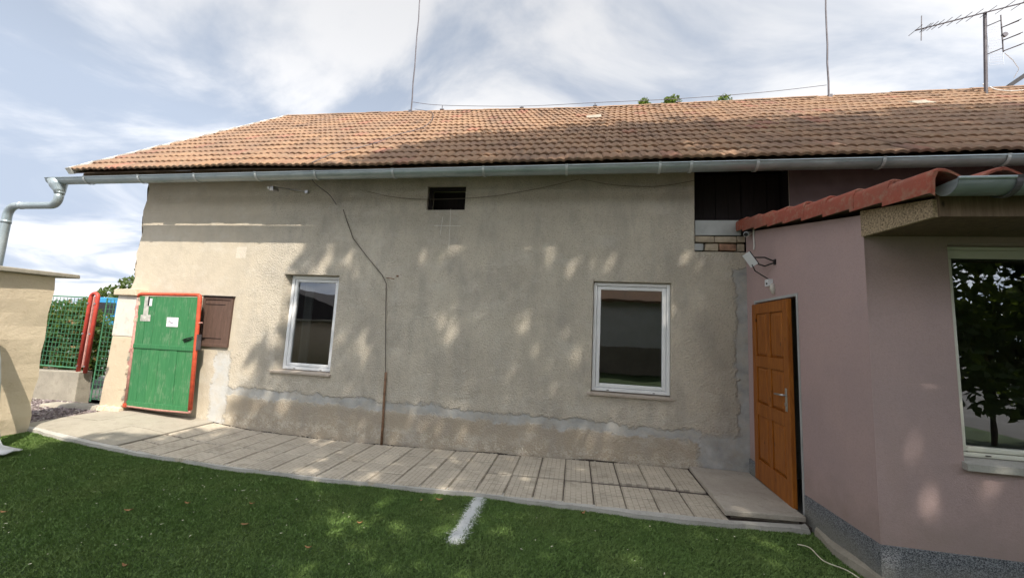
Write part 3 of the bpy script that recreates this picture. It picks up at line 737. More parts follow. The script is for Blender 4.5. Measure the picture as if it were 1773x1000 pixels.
# ridge caps
rm = MB(); n = 8
for r_, yy in ((.105, 0), (.095, .40)):
    for k in range(n+1):
        an = math.pi*(0.04+0.92*k/n); rm.v.append((yy, -r_*math.cos(an), r_*.75*math.sin(an)))
for k in range(n): rm.f.append((k, k+1, n+2+k, n+1+k))
rm.f.append(tuple(range(n+1)))
rme = bpy.data.meshes.new('ridge_tile'); rme.from_pydata(rm.v, [], rm.f); rme.materials.append(MT['tile'])
x = -8.25
while x < 12:
    o = link('ridge_tile', rme, roof); z = float(np.interp(x, RX, RZ)); z2 = float(np.interp(x+.36, RX, RZ))
    o.location = (x, YR, z-.005+random.uniform(-.008, .008)); o.rotation_euler = (random.uniform(-.04, .04), -math.atan2(z2-z, .36)-.02, random.uniform(-.02, .02)); x += .36
# mortared verge
m = MB(); nn = 40
for i in range(nn):
    t0, t1 = i/nn, (i+1)/nn; j = lambda t: .03*math.sin(t*63)+.015*math.sin(t*140)
    a0, a1 = verge_x(t0), verge_x(t1)
    A = [rp(a0-.05, t0, -.03), rp(a0+.06+j(t0), t0, -.03), rp(a0+.06+j(t0), t0, .085+.012*math.sin(t0*90)), rp(a0-.05, t0, .075)]
    B = [rp(a1-.05, t1, -.03), rp(a1+.06+j(t1), t1, -.03), rp(a1+.06+j(t1), t1, .085+.012*math.sin(t1*90)), rp(a1-.05, t1, .075)]
    m.hexa([A[0], A[1], B[1], B[0], A[3], A[2], B[2], B[3]])
m.build('verge_mortar', 'mortar', roof)
# rafter ends and fascia under the gutter
x = -8.3
while x < 8:
    m = MB(); m.hexa([(x-.05, 4.97, 3.82), (x+.05, 4.97, 3.82), (x+.05, 5.5, 4.20), (x-.05, 5.5, 4.20), (x-.05, 4.97, 3.90), (x+.05, 4.97, 3.90), (x+.05, 5.5, 4.30), (x-.05, 5.5, 4.30)])
    m.build('rafter_end', 'timber', roof); x += .95
MB().hexa([(-8.6, 5.03, 3.93), (12, 5.03, 3.86), (12, 5.055, 3.86), (-8.6, 5.055, 3.93), (-8.6, 5.03, 4.0), (12, 5.03, 3.93), (12, 5.055, 3.95), (-8.6, 5.055, 4.02)]).build('fascia_board', 'timber', roof)
# two snow-guard vent tiles with a dark slot
for (x, t) in ((0.09, .67), (5.95, .67)):
    p = rp(x, t, .055); q = rp(x+.3, t+.02, .055); a = rp(x, t+.035, .09); c = rp(x+.3, t+.055, .09)
    m = MB(); m.quad(p, q, c, a); m.hexa([rp(x, t, .05), rp(x+.3, t, .05), rp(x+.3, t+.05, .05), rp(x, t+.05, .05), rp(x, t, .075), rp(x+.3, t, .075), rp(x+.3, t+.05, .08), rp(x, t+.05, .08)])
    m.build('vent_tile', 'dark_conc', roof)


def half_gutter(name, xa, xb, yc, z_a, z_b, r_, parent, mat='zinc', nseg=18):
    m = MB(); n = 12; tk = .004
    for i in range(nseg+1):
        x = xa+(xb-xa)*i/nseg; z = z_a+(z_b-z_a)*i/nseg
        for rad in (r_, r_-tk):
            for k in range(n+1):
                an = math.pi + math.pi*k/n; m.v.append((x, yc+rad*math.cos(an), z+rad*math.sin(an)))
    k2 = 2*(n+1)
    for i in range(nseg):
        for k in range(n):
            a = i*k2+k; m.f.append((a, a+1, a+k2+1, a+k2)); b_ = a+n+1; m.f.append((b_, b_+k2, b_+k2+1, b_+1))
    o = m.build(name, mat, parent, smooth=True)
    MB().tube([(xa, yc-r_, z_a), (xb, yc-r_, z_b)], .011, 8).build('gutter_bead', mat, o, smooth=True)
    return o
def bracket(x, yc, zc, r_, parent, mat='strap', wd=.016):
    m = MB(); n = 12; pts = []
    for k in range(n+1):
        an = math.pi*1.0 + math.pi*1.0*k/n; pts.append((yc+(r_+.004)*math.cos(an), zc+(r_+.004)*math.sin(an)))
    pts = [(yc-r_+.012, zc+.014), (yc-r_-.012, zc+.014)] + pts
    for (y, z) in pts: m.v += [(x-wd, y, z), (x+wd, y, z)]
    for i in range(len(pts)-1): m.f.append((2*i, 2*i+1, 2*i+3, 2*i+2))
    b_ = m.build('bracket', mat, parent); md = b_.modifiers.new('s', 'SOLIDIFY'); md.thickness = .004
    return b_
GY, GR = 4.845, .086; gz = lambda x: float(np.interp(x, [-9, -4, 12], [3.815, 3.81, 3.79]))
gut = half_gutter('gutter', -8.95, 12.2, GY, gz(-9), gz(12), GR, house)
for x in (-8.12, -7.02, -5.95, -4.85, -3.85, -2.62, -1.30, -0.18, 0.98, 1.35, 2.10, 3.42, 4.6, 5.7): bracket(x, GY, gz(x)-.004, GR, gut)
# end cap, funnel and swan neck downpipe
m = MB(); pts = [(-8.952, GY+GR*math.cos(math.pi+math.pi*k/12), gz(-9)+GR*math.sin(math.pi+math.pi*k/12)) for k in range(13)]
m.add(pts, [tuple(range(13))]); m.build('gutter_end', 'zinc', gut)
m = MB(); m.tube([(-8.80, GY, 3.79), (-8.78, GY, 3.70), (-8.73, GY, 3.62), (-8.72, GY, 3.56)], [.125, .105, .075, .062], 16); m.build('funnel', 'zinc', gut, smooth=True)
def arc(c, r_, a0, a1, n, y): return [(c[0]+r_*math.cos(math.radians(a0+(a1-a0)*k/n)), y, c[1]+r_*math.sin(math.radians(a0+(a1-a0)*k/n))) for k in range(n+1)]
pp = [(-8.72, GY, 3.57)] + arc((-8.86, 3.50), .14, 0, -90, 6, GY) + arc((-9.62, 3.19), .17, 90, 180, 6, GY) + [(-9.79, GY, 2.0), (-9.79, GY, 0.0)]
m = MB(); m.tube(pp, .058, 14); dp = m.build('downpipe', 'zinc', house, smooth=True)
for pr in ([(-8.722, GY, 3.60), (-8.722, GY, 3.555)], [(-9.50, GY, 3.361), (-9.54, GY, 3.361)], [(-9.79, GY, 3.10), (-9.79, GY, 3.05)]): MB().tube(pr, .064, 14).build('pipe_collar', 'zinc', dp, smooth=True)

# ------------------------------------------------------------------ pink annex
annex = thing('annex', 'low pink rendered annex with red tiles, orange door and big window', 'annex', (4.5, 4.3, 0))
AX, AY, AX1 = 2.19, 3.29, 8.0
DY0, DY1, DZ0, DZ1 = 4.235, 5.125, 0.045, 2.115          # door opening in the side wall
def atop(y): return 2.66 + 0.205*(y-AY)                  # top of side wall
m = MB()
def sq(y0, y1, z0, z1a, z1b): m.quad((AX, y1, z0), (AX, y0, z0), (AX, y0, z1a), (AX, y1, z1b))
sq(AY, DY0, 0, atop(AY), atop(DY0)); sq(DY1, 5.35, 0, atop(DY1), atop(5.35)); sq(DY0, DY1, DZ1, atop(DY0), atop(DY1))
dp_ = .16
m.quad((AX, DY0, 0), (AX+dp_, DY0, 0), (AX+dp_, DY0, DZ1), (AX, DY0, DZ1)); m.quad((AX+dp_, DY1, 0), (AX, DY1, 0), (AX, DY1, DZ1), (AX+dp_, DY1, DZ1)); m.quad((AX, DY0, DZ1), (AX+dp_, DY0, DZ1), (AX+dp_, DY1, DZ1), (AX, DY1, DZ1))
# front wall with window opening
WX0, WX1, WZ0, WZ1 = 2.735, 5.3, 0.86, 2.44
for (a, b_, c, d_) in ((AX, WX0, 0, 2.66), (WX1, AX1, 0, 2.66), (WX0, WX1, 0, WZ0), (WX0, WX1, WZ1, 2.66)): m.quad((a, AY, c), (b_, AY, c), (b_, AY, d_), (a, AY, d_))
m.build('wall', 'pink', annex)
m = MB(); m.quad((AX1, AY, 0), (AX1, 5.35, 0), (AX1, 5.35, 3.08), (AX1, AY, 2.66)); m.quad((AX+dp_, AY+.2, 2.5), (AX1, AY+.2, 2.5), (AX1, 5.35, 2.5), (AX+dp_, 5.35, 2.5)); m.quad((AX+.01, AY, .01), (AX1, AY, .01), (AX1, 5.35, .01), (AX+.01, 5.35, .01))
m.quad((AX, 5.345, 0), (AX1, 5.345, 0), (AX1, 5.345, 3.0), (AX, 5.345, 3.0))
m.build('room_lining', 'interior', annex)
# corner bead
MB().box(AX-.004, AX+.006, AY-.004, AY+.006, .25, 2.6).build('corner_bead', 'pink', annex)
m = MB(); pj = .012
m.hexa([(AX-pj, AY-pj, -.12), (AX+.02, AY-pj, -.12), (AX+.02, DY0-.045, -.12), (AX-pj, DY0-.045, -.12), (AX-pj, AY-pj, .245), (AX+.02, AY-pj, .245), (AX+.02, DY0-.045, .225), (AX-pj, DY0-.045, .225)])
m.box(AX+.0205, AX1, AY-pj, AY+.02, -.12, .245); m.box(AX-pj, AX+.02, DY1+.02, 5.348, -.12, .20)
m.build('plinth', 'plinth', annex)
m = MB()   # rough concrete foot along the plinth
ys = np.linspace(AY-.35, 4.02, 12)
for i in range(11):
    a = ys[i]; b_ = ys[i+1]; wa = .045+.02*math.sin(a*9); wb = .045+.02*math.sin(b_*9); h = lambda v: .012+.03*abs(math.sin(v*3.3))
    m.hexa([(AX-wa-.02, a, -.12), (AX+.01, a, -.12), (AX+.01, b_, -.12), (AX-wb-.02, b_, -.12), (AX-wa, a, h(a)-.03), (AX-.005, a, h(a)), (AX-.005, b_, h(b_)), (AX-wb, b_, h(b_)-.03)])
m.build('foundation_edge', 'dark_conc', annex)
# door, standing slightly ajar
m = MB()   # grey render return round the opening
for (y0, y1, z0, z1) in ((DY0-.028, DY0-.002, .0, DZ1+.03), (DY1-.006, DY1+.02, .0, DZ1+.03), (DY0-.002, DY1-.006, DZ1+.004, DZ1+.03)): m.box(AX-.006, AX+.05, y0, y1, z0, z1)
MTf = m.build('door_frame', 'greyboard', annex)
hg = Vector((AX-.005, DY1-.012, 0)); an = math.radians(1.9)
ux = Vector((-math.sin(an), -math.cos(an), 0)); nx = Vector((-math.cos(an), math.sin(an), 0)); DW, DH = .852, 2.035
def dpnt(u, z, o): v = hg + ux*u + nx*o; return (v.x, v.y, DZ0+.012+z)
def dbox(mb, u0, u1, z0, z1, o0, o1): mb.hexa([dpnt(u0, z0, o1), dpnt(u1, z0, o1), dpnt(u1, z0, o0), dpnt(u0, z0, o0), dpnt(u0, z1, o1), dpnt(u1, z1, o1), dpnt(u1, z1, o0), dpnt(u0, z1, o0)])
m = MB(); dbox(m, .10, DW-.10, .05, DH-.05, .002, .016); door = m.build('door', 'pine', annex)
SW = .105; MUL = (.375, .455); RZs = [(0, .22), (.80, .90), (1.30, 1.44), (DH-.125, DH)]
RZs = [(0, .235), (.745, .88), (1.295, 1.42), (DH-.12, DH)]
for (a, b_) in ((0, SW), (DW-SW, DW)):
    m = MB(); dbox(m, a, b_, 0, DH, 0, .042); m.build('stile', 'pine', door, bevel=.004)
for (a, b_) in RZs:
    m = MB(); dbox(m, SW+.001, DW-SW-.001, a, b_, 0, .0405); m.build('rail', 'pine', door, bevel=.004)
for i in range(3):
    a, b_ = RZs[i][1], RZs[i+1][0]
    m = MB(); dbox(m, MUL[0], MUL[1], a+.001, b_-.001, 0, .0395); m.build('mullion', 'pine', door, bevel=.004)
    for (u0, u1) in ((SW, MUL[0]), (MUL[1], DW-SW)):
        m = MB(); e = .035
        p = [dpnt(u0+.004, a+.004, .017), dpnt(u1-.004, a+.004, .017), dpnt(u1-.006, b_-.006, .027), dpnt(u0+.006, b_-.006, .027), dpnt(u0+e, a+e, .037), dpnt(u1-e, a+e, .037), dpnt(u1-e, b_-e, .037), dpnt(u0+e, b_-e, .037)]
        m.add(p, [(0, 1, 5, 4), (1, 2, 6, 5), (2, 3, 7, 6), (3, 0, 4, 7), (4, 5, 6, 7)]); m.build('panel', 'pine', door)
m = MB(); dbox(m, DW-.078, DW-.042, .90, 1.13, .042, .049); hp = m.build('handle', 'steel', door, bevel=.003)
m = MB(); m.tube([dpnt(DW-.06, 1.06, .045), dpnt(DW-.06, 1.06, .085), dpnt(DW-.075, 1.06, .093), dpnt(DW-.19, 1.055, .093)], .010, 8); m.build('lever', 'steel', hp, smooth=True)
m = MB(); dbox(m, DW-.072, DW-.048, .955, .985, .049, .056); m.build('lock', 'steel', hp)
# big front window
w3, in3 = window(annex, WX0, WX1, WZ0-.02, WZ1, AY, 0.05, 0.004, 'upvc_old', fr=.03, sash=.036, rv='pink', sillh=.05, rmat=True)
m = MB(); m.box(WX0+.035, WX1, AY+.045, AY+.06, WZ1-.105, WZ1-.045); m.build('blind_box', 'upvc_old', w3)
m = MB(); m.hexa([(WX0-.015, AY-.04, WZ0-.045), (WX1, AY-.04, WZ0-.045), (WX1, AY+.08, WZ0-.03), (WX0-.015, AY+.08, WZ0-.03), (WX0-.015, AY-.04, WZ0), (WX1, AY-.04, WZ0), (WX1, AY+.08, WZ0+.03), (WX0-.015, AY+.08, WZ0+.03)])
m.build('sill', 'kerbc', w3)
# eaves box
m = MB(); m.hexa([(AX+.01, 2.70, 2.46), (AX1, 2.70, 2.46), (AX1, AY-.004, 2.49), (AX+.01, AY-.004, 2.49), (AX+.01, 2.70, 2.475), (AX1, 2.70, 2.475), (AX1, AY-.004, 2.505), (AX+.01, AY-.004, 2.505)])
m.build('soffit', 'timber', annex)
m = MB(); m.hexa([(AX-.018, 2.685, 2.455), (AX+.008, 2.685, 2.455), (AX+.008, AY-.003, 2.485), (AX-.018, AY-.003, 2.485), (AX-.018, 2.685, 2.57), (AX+.008, 2.685, 2.57), (AX+.008, AY-.003, 2.69), (AX-.018, AY-.003, 2.69)])
m.build('eaves_end_board', 'chipboard', annex)
m = MB(); m.box(AX+.01, AX1, 2.672, 2.698, 2.455, 2.59); m.build('fascia', 'timber', annex)
# annex roof
def ap(x, y, up=0): return Vector((x, y, 2.585 + 0.195*(y-2.62) + up))
m = MB(); m.hexa([ap(AX-.06, 2.66, -.005), ap(AX1+.2, 2.66, -.005), ap(AX1+.2, 5.34, -.005), ap(AX-.06, 5.34, -.005), ap(AX-.06, 2.66, .03), ap(AX1+.2, 2.66, .03), ap(AX1+.2, 5.34, .03), ap(AX-.06, 5.34, .03)])
aroof = m.build('roof', 'timber', annex)
n = 12; AW = .30; AL = .325
def atile(verge):
    mb = MB(); ln = AL+.05
    prof = [(AW*i/n, .062*(0.5+0.5*math.cos(2*math.pi*(i/n)))**0.9) for i in range(n+1)]
    if verge: prof = [(-.052, -.085), (-.055, .02), (-.045, .05), (-.02, .063)] + prof[0:]
    k = len(prof)
    for (yy, dz) in ((0, -.008), (.012, 0), (ln, -.004)):
        for (xx, zz) in prof: mb.v.append((xx, yy, zz+.03+dz))
    for (xx, zz) in prof: mb.v.append((xx+(.02 if verge and xx < -.03 else 0), .002, zz+.008))
    for r_ in range(2):
        for i in range(k-1): mb.f.append((r_*k+i, r_*k+i+1, (r_+1)*k+i+1, (r_+1)*k+i))
    for i in range(k-1): mb.f.append((3*k+i, 3*k+i+1, i+1, i))
    me = bpy.data.meshes.new('verge_tile' if verge else 'roof_tile'); me.from_pydata(mb.v, [], mb.f); me.materials.append(MT['newtile'])
    for p_ in me.polygons: p_.use_smooth = p_.index < 2*(k-1)
    return me
vt, nt = atile(True), atile(False); sl = math.atan(.195)
for r_ in range(9):
    yy = 2.56 + r_*AL*.985
    for c in range(14):
        if c > 0 and r_ > 3: continue
        o = link('verge_tile' if c == 0 else 'roof_tile', vt if c == 0 else nt, aroof)
        o.location = ap(AX-.06 + c*AW, yy, .052 + random.uniform(-.002, .003)); o.rotation_euler = (sl-.075, 0, random.uniform(-.006, .006))
ag = half_gutter('gutter', 2.17, 8.2, 2.585, 2.635, 2.625, .078, annex, nseg=8)
MB().add([(2.168, 2.585+.078*math.cos(math.pi+math.pi*k/12), 2.635+.078*math.sin(math.pi+math.pi*k/12)) for k in range(13)], [tuple(range(13))]).build('gutter_end', 'zinc', ag)
for x in (2.46, 3.3, 4.2): bracket(x, 2.585, 2.628, .078, ag, 'darkmetal', .016)

# ------------------------------------------------------------------ things on the walls
cam1 = thing('security_camera', 'small white bullet camera under the annex verge in the corner', 'camera', (2.12, 5.25, 3.0))
m = MB(); m.tube([(2.185, 5.20, 3.03), (2.12, 5.14, 3.00)], .028, 12); m.build('body', 'white', cam1, smooth=True)
m = MB(); m.tube([(2.122, 5.142, 3.001), (2.100, 5.122, 2.992)], [.033, .033], 12); m.build('hood', 'white', cam1, smooth=True)
m = MB(); m.tube([(2.101, 5.123, 2.9925), (2.096, 5.118, 2.990)], .026, 12); m.build('lens', 'black', cam1)
m = MB(); m.tube([(2.18, 5.10, 3.08), (2.178, 5.10, 2.98), (2.18, 5.095, 2.86), (2.178, 5.10, 2.79)], .008, 6); m.build('lead', 'whitecable', cam1)

fl = thing('floodlight', 'white floodlight on a black bracket above the orange door', 'floodlight', (2.1, 4.8, 2.5))
c0 = Vector((1.985, 4.74, 2.59)); fx = Vector((-.80, -.42, -.42)).normalized(); sxd = Vector((-.3, .85, -.28)); sxd = (sxd - fx*sxd.dot(fx)).normalized(); uxd = fx.cross(sxd)
def fbox(mb, a, b_, c, d_, e, f_): 
    pt = lambda i, j, k: c0 + sxd*i + uxd*j + fx*k
    mb.hexa([pt(a, c, e), pt(b_, c, e), pt(b_, d_, e), pt(a, d_, e), pt(a, c, f_), pt(b_, c, f_), pt(b_, d_, f_), pt(a, d_, f_)])
m = MB(); fbox(m, -.055, .055, -.085, .085, -.012, 0); m.build('housing', 'black', fl, bevel=.004)
m = MB(); fbox(m, -.054, .054, -.084, .084, .001, .012); m.build('front_plate', 'white', fl, bevel=.004)
m = MB(); m.tube([(2.185, 4.62, 2.545), (2.10, 4.66, 2.60), (2.02, 4.72, 2.61)], .008, 6); m.tube([(2.185, 4.62, 2.535), (2.10, 4.66, 2.50), (2.02, 4.72, 2.545)], .008, 6); m.box(2.178, 2.188, 4.60, 4.64, 2.51, 2.57); m.build('bracket', 'black', fl)
m = MB(); m.tube([(2.0, 4.74, 2.53), (2.04, 4.76, 2.46), (2.11, 4.78, 2.42), (2.16, 4.72, 2.36)], .006, 6); m.build('lead', 'black', fl)
jb = thing('junction_box', 'small white junction box with foam below the floodlight', 'junction box', (2.17, 4.7, 2.3))
m = MB(); m.box(2.135, 2.188, 4.675, 4.755, 2.275, 2.355); m.build('box', 'white', jb, bevel=.004)
m = MB(); m.box(2.128, 2.136, 4.69, 4.71, 2.295, 2.315); m.build('gland', 'black', jb)
m = MB(); m.tube([(2.178, 4.665, 2.30), (2.172, 4.66, 2.25), (2.18, 4.655, 2.20), (2.186, 4.65, 2.175)], [.02, .032, .022, .004], 8); m.build('foam', 'mortar', jb, smooth=True)

fl2 = thing('eaves_lamp', 'little twin grey lamp on an arm under the main gutter', 'lamp', (-4.75, 5.2, 3.75))
m = MB(); m.hexa([(-4.90, 5.10, 3.66), (-4.79, 5.06, 3.65), (-4.77, 5.16, 3.67), (-4.88, 5.19, 3.68), (-4.91, 5.09, 3.73), (-4.80, 5.05, 3.72), (-4.78, 5.15, 3.74), (-4.89, 5.18, 3.75)]); m.build('head', 'steel', fl2, bevel=.008)
for (x, z) in ((-4.885, 3.70), (-4.83, 3.685)):
    m = MB(); m.tube([(x, 5.085, z), (x-.003, 5.065, z-.004)], .022, 10); m.build('lens', 'upvc', fl2)
m = MB(); m.tube([(-4.79, 5.12, 3.71), (-4.74, 5.2, 3.74), (-4.70, 5.35, 3.77)], .010, 6); m.tube([(-4.72, 5.31, 3.765), (-4.55, 5.32, 3.74), (-4.42, 5.335, 3.725)], .008, 6); m.box(-4.44, -4.39, 5.32, 5.349, 3.70, 3.745); m.build('arm', 'steel', fl2)

con = thing('conduit', 'rusty upright conduit pipe against the beige wall left of centre', 'pipe', (-2.73, 5.32, -.1))
m = MB(); m.tube([(-2.725, 5.325, -.12), (-2.735, 5.325, .3), (-2.745, 5.322, .62), (-2.752, 5.325, .93)], [.019, .017, .018, .017], 8); m.build('pipe', 'rust', con, smooth=True)
m = MB(); m.tube([(-2.75, 5.325, .92), (-2.77, 5.325, 1.05), (-2.80, 5.328, 1.4), (-2.84, 5.328, 1.85), (-2.87, 5.33, 2.25), (-2.95, 5.33, 2.38), (-3.25, 5.335, 2.68), (-3.5, 5.335, 2.95), (-3.66, 5.335, 3.28), (-3.72, 5.33, 3.42)], .006, 6); m.build('wire', 'cable', con)
m = MB(); m.tube([(-2.88, 5.345, 2.34), (-2.80, 5.25, 2.33), (-2.70, 5.24, 2.31)], .007, 6); m.box(-2.72, -2.69, 5.335, 5.349, 2.36, 2.385); m.build('hook', 'rust', con)
def cable(name, pts, label, r_=.0032, mat='cable'):
    # smooth the polyline
    P = [Vector(p) for p in pts]; out = []
    for i in range(len(P)-1):
        p0, p1, p2, p3 = P[max(i-1, 0)], P[i], P[i+1], P[min(i+2, len(P)-1)]
        for k in range(6):
            t = k/6; out.append(.5*((2*p1)+(p2-p0)*t+(2*p0-5*p1+4*p2-p3)*t*t+(3*p1-p0-3*p2+p3)*t**3))
    out.append(P[-1]); m = MB(); m.tube(out, r_, 6); return tag(m.build(name, mat, None, smooth=True), label, 'cable')
cable('wall_cable', [(-3.35, 5.33, 3.72), (-2.9, 5.33, 3.62), (-2.33, 5.33, 3.575), (-1.4, 5.33, 3.60), (-.6, 5.33, 3.72), (-.02, 5.30, 3.84)], 'thin dark cable sagging across the wall past the attic vent')
cable('wall_cable', [(-.0, 5.30, 3.84), (.45, 5.33, 3.76), (.9, 5.33, 3.725), (1.2, 5.33, 3.74), (1.55, 5.33, 3.80)], 'thin dark cable sagging from the gutter to the dark niche')
cable('lightning_wire', [(-3.93, 4.75, 3.82), (-3.95, 4.90, 3.70), (-3.90, 5.2, 3.62), (-3.85, 5.33, 3.50)], 'thin earth wire looping over the gutter above the left window', .006, 'darkmetal')
rw = [rp(-3.92, .02, .09), rp(-3.86, .1, .10), rp(-3.5, .16, .12), rp(-3.0, .34, .13), rp(-2.6, .5, .12), rp(-2.2, .8, .12), rp(-2.0, .98, .12)]
cable('roof_wire', [tuple(v) for v in [rp(-3.95, .0, .08), rp(-3.85, .10, .10), rp(-3.45, .19, .13), rp(-3.35, .33, .13), rp(-3.1, .45, .13), rp(-3.2, .62, .13), rp(-3.6, .85, .13), rp(-4.3, .98, .13)]], 'earth wire climbing the sunlit tiles on small clips', .006, 'darkmetal')
for k, (x, t, nm) in enumerate(((-3.45, .19, 'lowest'), (-3.1, .45, 'middle'), (-3.6, .85, 'highest'))):
    m = MB(); m.tube([rp(x, t, .03), rp(x, t, .15)], .009, 6); tag(m.build('wire_clip', 'rust'), f'{nm} of the three rusty clips holding the earth wire on the tiles', 'clip', 'earth wire clips on the tiles')
# chalk marks under the vent
ch = thing('chalk_mark', 'white scratched double cross on the wall below the attic vent', 'chalk mark', (-1.95, 5.345, 3.1))
for (xa, za, xb, zb, w_) in ((-2.05, 3.30, -2.07, 3.02, .006), (-1.93, 3.42, -1.92, 2.80, .006), (-2.18, 3.165, -1.75, 3.16, .008)):
    d_ = Vector((xb-xa, 0, zb-za)).normalized(); s_ = Vector((-d_.z, 0, d_.x))*w_
    A, B = Vector((xa, YW-.002, za)), Vector((xb, YW-.002, zb)); m = MB(); m.hexa([A-s_*.4, A+s_*.4, A+s_*.4+Vector((0, .004, 0)), A-s_*.4+Vector((0, .004, 0)), B-s_*.3, B+s_*.3, B+s_*.3+Vector((0, .004, 0)), B-s_*.3+Vector((0, .004, 0))]); m.build('stroke', 'chalk', ch)

# ------------------------------------------------------------------ on the roof: rods, aerials
def rod(x, label, lean, hh):
    t = thing('lightning_rod', label, 'lightning rod', (x, YR-.05, 7.0), 'lightning rods on the ridge'); zb = float(np.interp(x, RX, RZ))
    pts = [(x+lean*k/10+.008*math.sin(k*2.4), YR-.05, zb-.05+hh*k/10) for k in range(11)]
    m = MB(); m.tube(pts, [.019-.0006*k for k in range(11)], 6); m.build('rod', 'darkmetal', t)
    m = MB(); m.box(x-.04, x+.04, YR-.12, YR-.02, zb-.02, zb+.05); m.build('foot_clamp', 'darkmetal', t)
rod(-4.46, 'thin tall lightning rod left of the three treetops', -.02, 4.6); rod(5.33, 'thin tall lightning rod between the treetops and the aerial', .06, 4.4)
pts = [(-4.45, YR-.05, 7.52), (-3.6, YR-.05, 7.38), (-1.5, YR-.05, 7.24), (.3, YR-.05, 7.23), (2.2, YR-.05, 7.22), (4, YR-.05, 7.27), (5.3, YR-.05, 7.36)]
cable('lightning_conductor', pts, 'thin wire strung along the ridge between the two rods', .006, 'darkmetal')
for k, (x, z) in enumerate(((-3.6, 7.38), (-1.5, 7.24), (.3, 7.23), (2.2, 7.22))):
    m = MB(); zb = float(np.interp(x, RX, RZ)); m.tube([(x, YR-.05, zb), (x, YR-.05, z)], .010, 6); m.box(x-.05, x+.05, YR-.08, YR-.02, zb+.06, zb+.085)
    tag(m.build('ridge_clip', 'darkmetal'), ['first', 'second', 'third', 'fourth'][k]+' ridge clip from the left holding the wire between the rods', 'clip', 'ridge wire clips')
ant = thing('tv_antenna', 'television aerial mast with long toothed boom on the roof right', 'antenna', (7.74, 8.3, 6.6))
MY = 8.3
m = MB(); m.tube([(7.74, MY, 6.55), (7.86, MY, 8.40)], .027, 8); m.build('mast', 'darkmetal', ant)
A, B = Vector((6.62, MY-.04, 8.09)), Vector((8.95, MY-.04, 8.62)); bd = (B-A).normalized()
m = MB(); m.tube([A, B], .013, 6); m.build('boom', 'darkmetal', ant)
for k, (f, ln) in enumerate(((.0, .17), (.075, .14), (.095, .13), (.13, .14), (.17, .15), (.225, .16), (.29, .16), (.365, .17), (.44, .18), (.54, .17), (.66, .19), (.78, .2), (.90, .2))):
    c = A+(B-A)*f; e = Vector((.05, .95, .12)).normalized(); m = MB(); m.tube([c-e*ln, c+e*ln], .006, 6); m.build('element', 'darkmetal', ant)
m = MB(); c = A+(B-A)*.02; m.tube([c+Vector((.0, -.05, -.28)), c+Vector((.04, -.05, .26))], .008, 6); m.tube([c+Vector((.03, -.05, -.02)), c+Vector((-.02, -.35, -.22))], .008, 6); m.build('reflector', 'darkmetal', ant)
m = MB(); m.tube([(7.98, MY-.12, 7.44), (8.0, MY-.12, 8.22)], .011, 6)
for z in (7.50, 8.08): m.tube([(7.83, MY, z), (7.99, MY-.12, z+.03)], .009, 6)
ub = m.build('panel_upright', 'darkmetal', ant)
for z in (7.46, 7.68, 7.95):
    m = MB(); m.tube([(7.98, MY-.12, z), (8.20, MY-.2, z+.06)], .010, 6); m.tube([(7.98, MY-.12, z), (8.06, MY-.38, z-.05)], .008, 6); m.build('bow_tie', 'darkmetal', ub)
m = MB()
for k in range(16): m.tube([(7.90, MY+.05, 7.3+k*.058), (8.14, MY+.06, 7.32+k*.058)], .0028, 4)
m.tube([(7.90, MY+.05, 7.3), (7.92, MY+.05, 8.18)], .004, 4); m.tube([(8.14, MY+.06, 7.3), (8.16, MY+.06, 8.18)], .004, 4); m.build('grid', 'steel', ub)
m = MB(); m.tube([(8.03, MY-.14, 7.80), (8.03, MY-.10, 7.80)], .045, 10); m.build('balun_box', 'darkmetal', ub)
m = MB(); m.tube([(8.0, MY-.12, 7.42), (8.14, MY-.1, 7.27), (8.24, MY-.08, 7.10), (8.20, MY-.02, 6.95)], .006, 6); m.build('lead', 'white', ant)
cable('coaxial_cable', [(7.80, 8.28, 6.80), (7.84, 8.2, 6.68), (7.95, 8.05, 6.55), (8.05, 7.95, 6.50), (8.0, 8.5, 6.95), (8.1, 8.7, 7.05)][:4], 'white coaxial cable curling off the foot of the aerial mast', .010, 'whitecable')
cable('coaxial_cable', [(7.78, 8.30, 6.78), (7.83, 8.42, 6.95), (7.98, 8.55, 7.05), (8.15, 8.68, 7.13)], 'white coaxial cable loop running up to the ridge behind the mast', .010, 'whitecable')

# ------------------------------------------------------------------ gate end
gw = thing('garden_wall', 'cream plastered garden wall with thin stone coping at far left', 'wall', (-7.3, 3, 0))
m = MB(); zs = np.linspace(-.15, 2.05, 14); ys = np.linspace(2.6, 4.08, 14)
def gj(y, z): return .008*math.sin(y*5+z*7)+.006*math.sin(z*13+y*3)
for i in range(13):
    for j in range(13):
        a, b_, c, d_ = ys[i], ys[i+1], zs[j], zs[j+1]
        q = lambda y, z: (-7.13+gj(y, z), y+(0.012*math.sin(z*11) if y > 4 else 0), z)
        m.quad(q(b_, c), q(a, c), q(a, d_), q(b_, d_))
for j in range(13):
    c, d_ = zs[j], zs[j+1]; e = lambda z: 4.08+.012*math.sin(z*11)
    m.quad((-7.48, e(c), c), (-7.13+gj(4.08, c), e(c), c), (-7.13+gj(4.08, d_), e(d_), d_), (-7.48, e(d_), d_))
m.quad((-7.48, 2.6, -.15), (-7.48, 4.08, -.15), (-7.48, 4.08, 2.05), (-7.48, 2.6, 2.05)); m.quad((-7.48, 2.6, -.15), (-7.13, 2.6, -.15), (-7.13, 2.6, 2.05), (-7.48, 2.6, 2.05)); m.quad((-7.48, 2.6, 2.05), (-7.12, 2.6, 2.05), (-7.12, 4.08, 2.05), (-7.48, 4.08, 2.05)); m.box(-7.46, -7.14, -4.5, 2.598, -.15, 1.62)
m.build('wall', 'cream', gw, smooth=True)
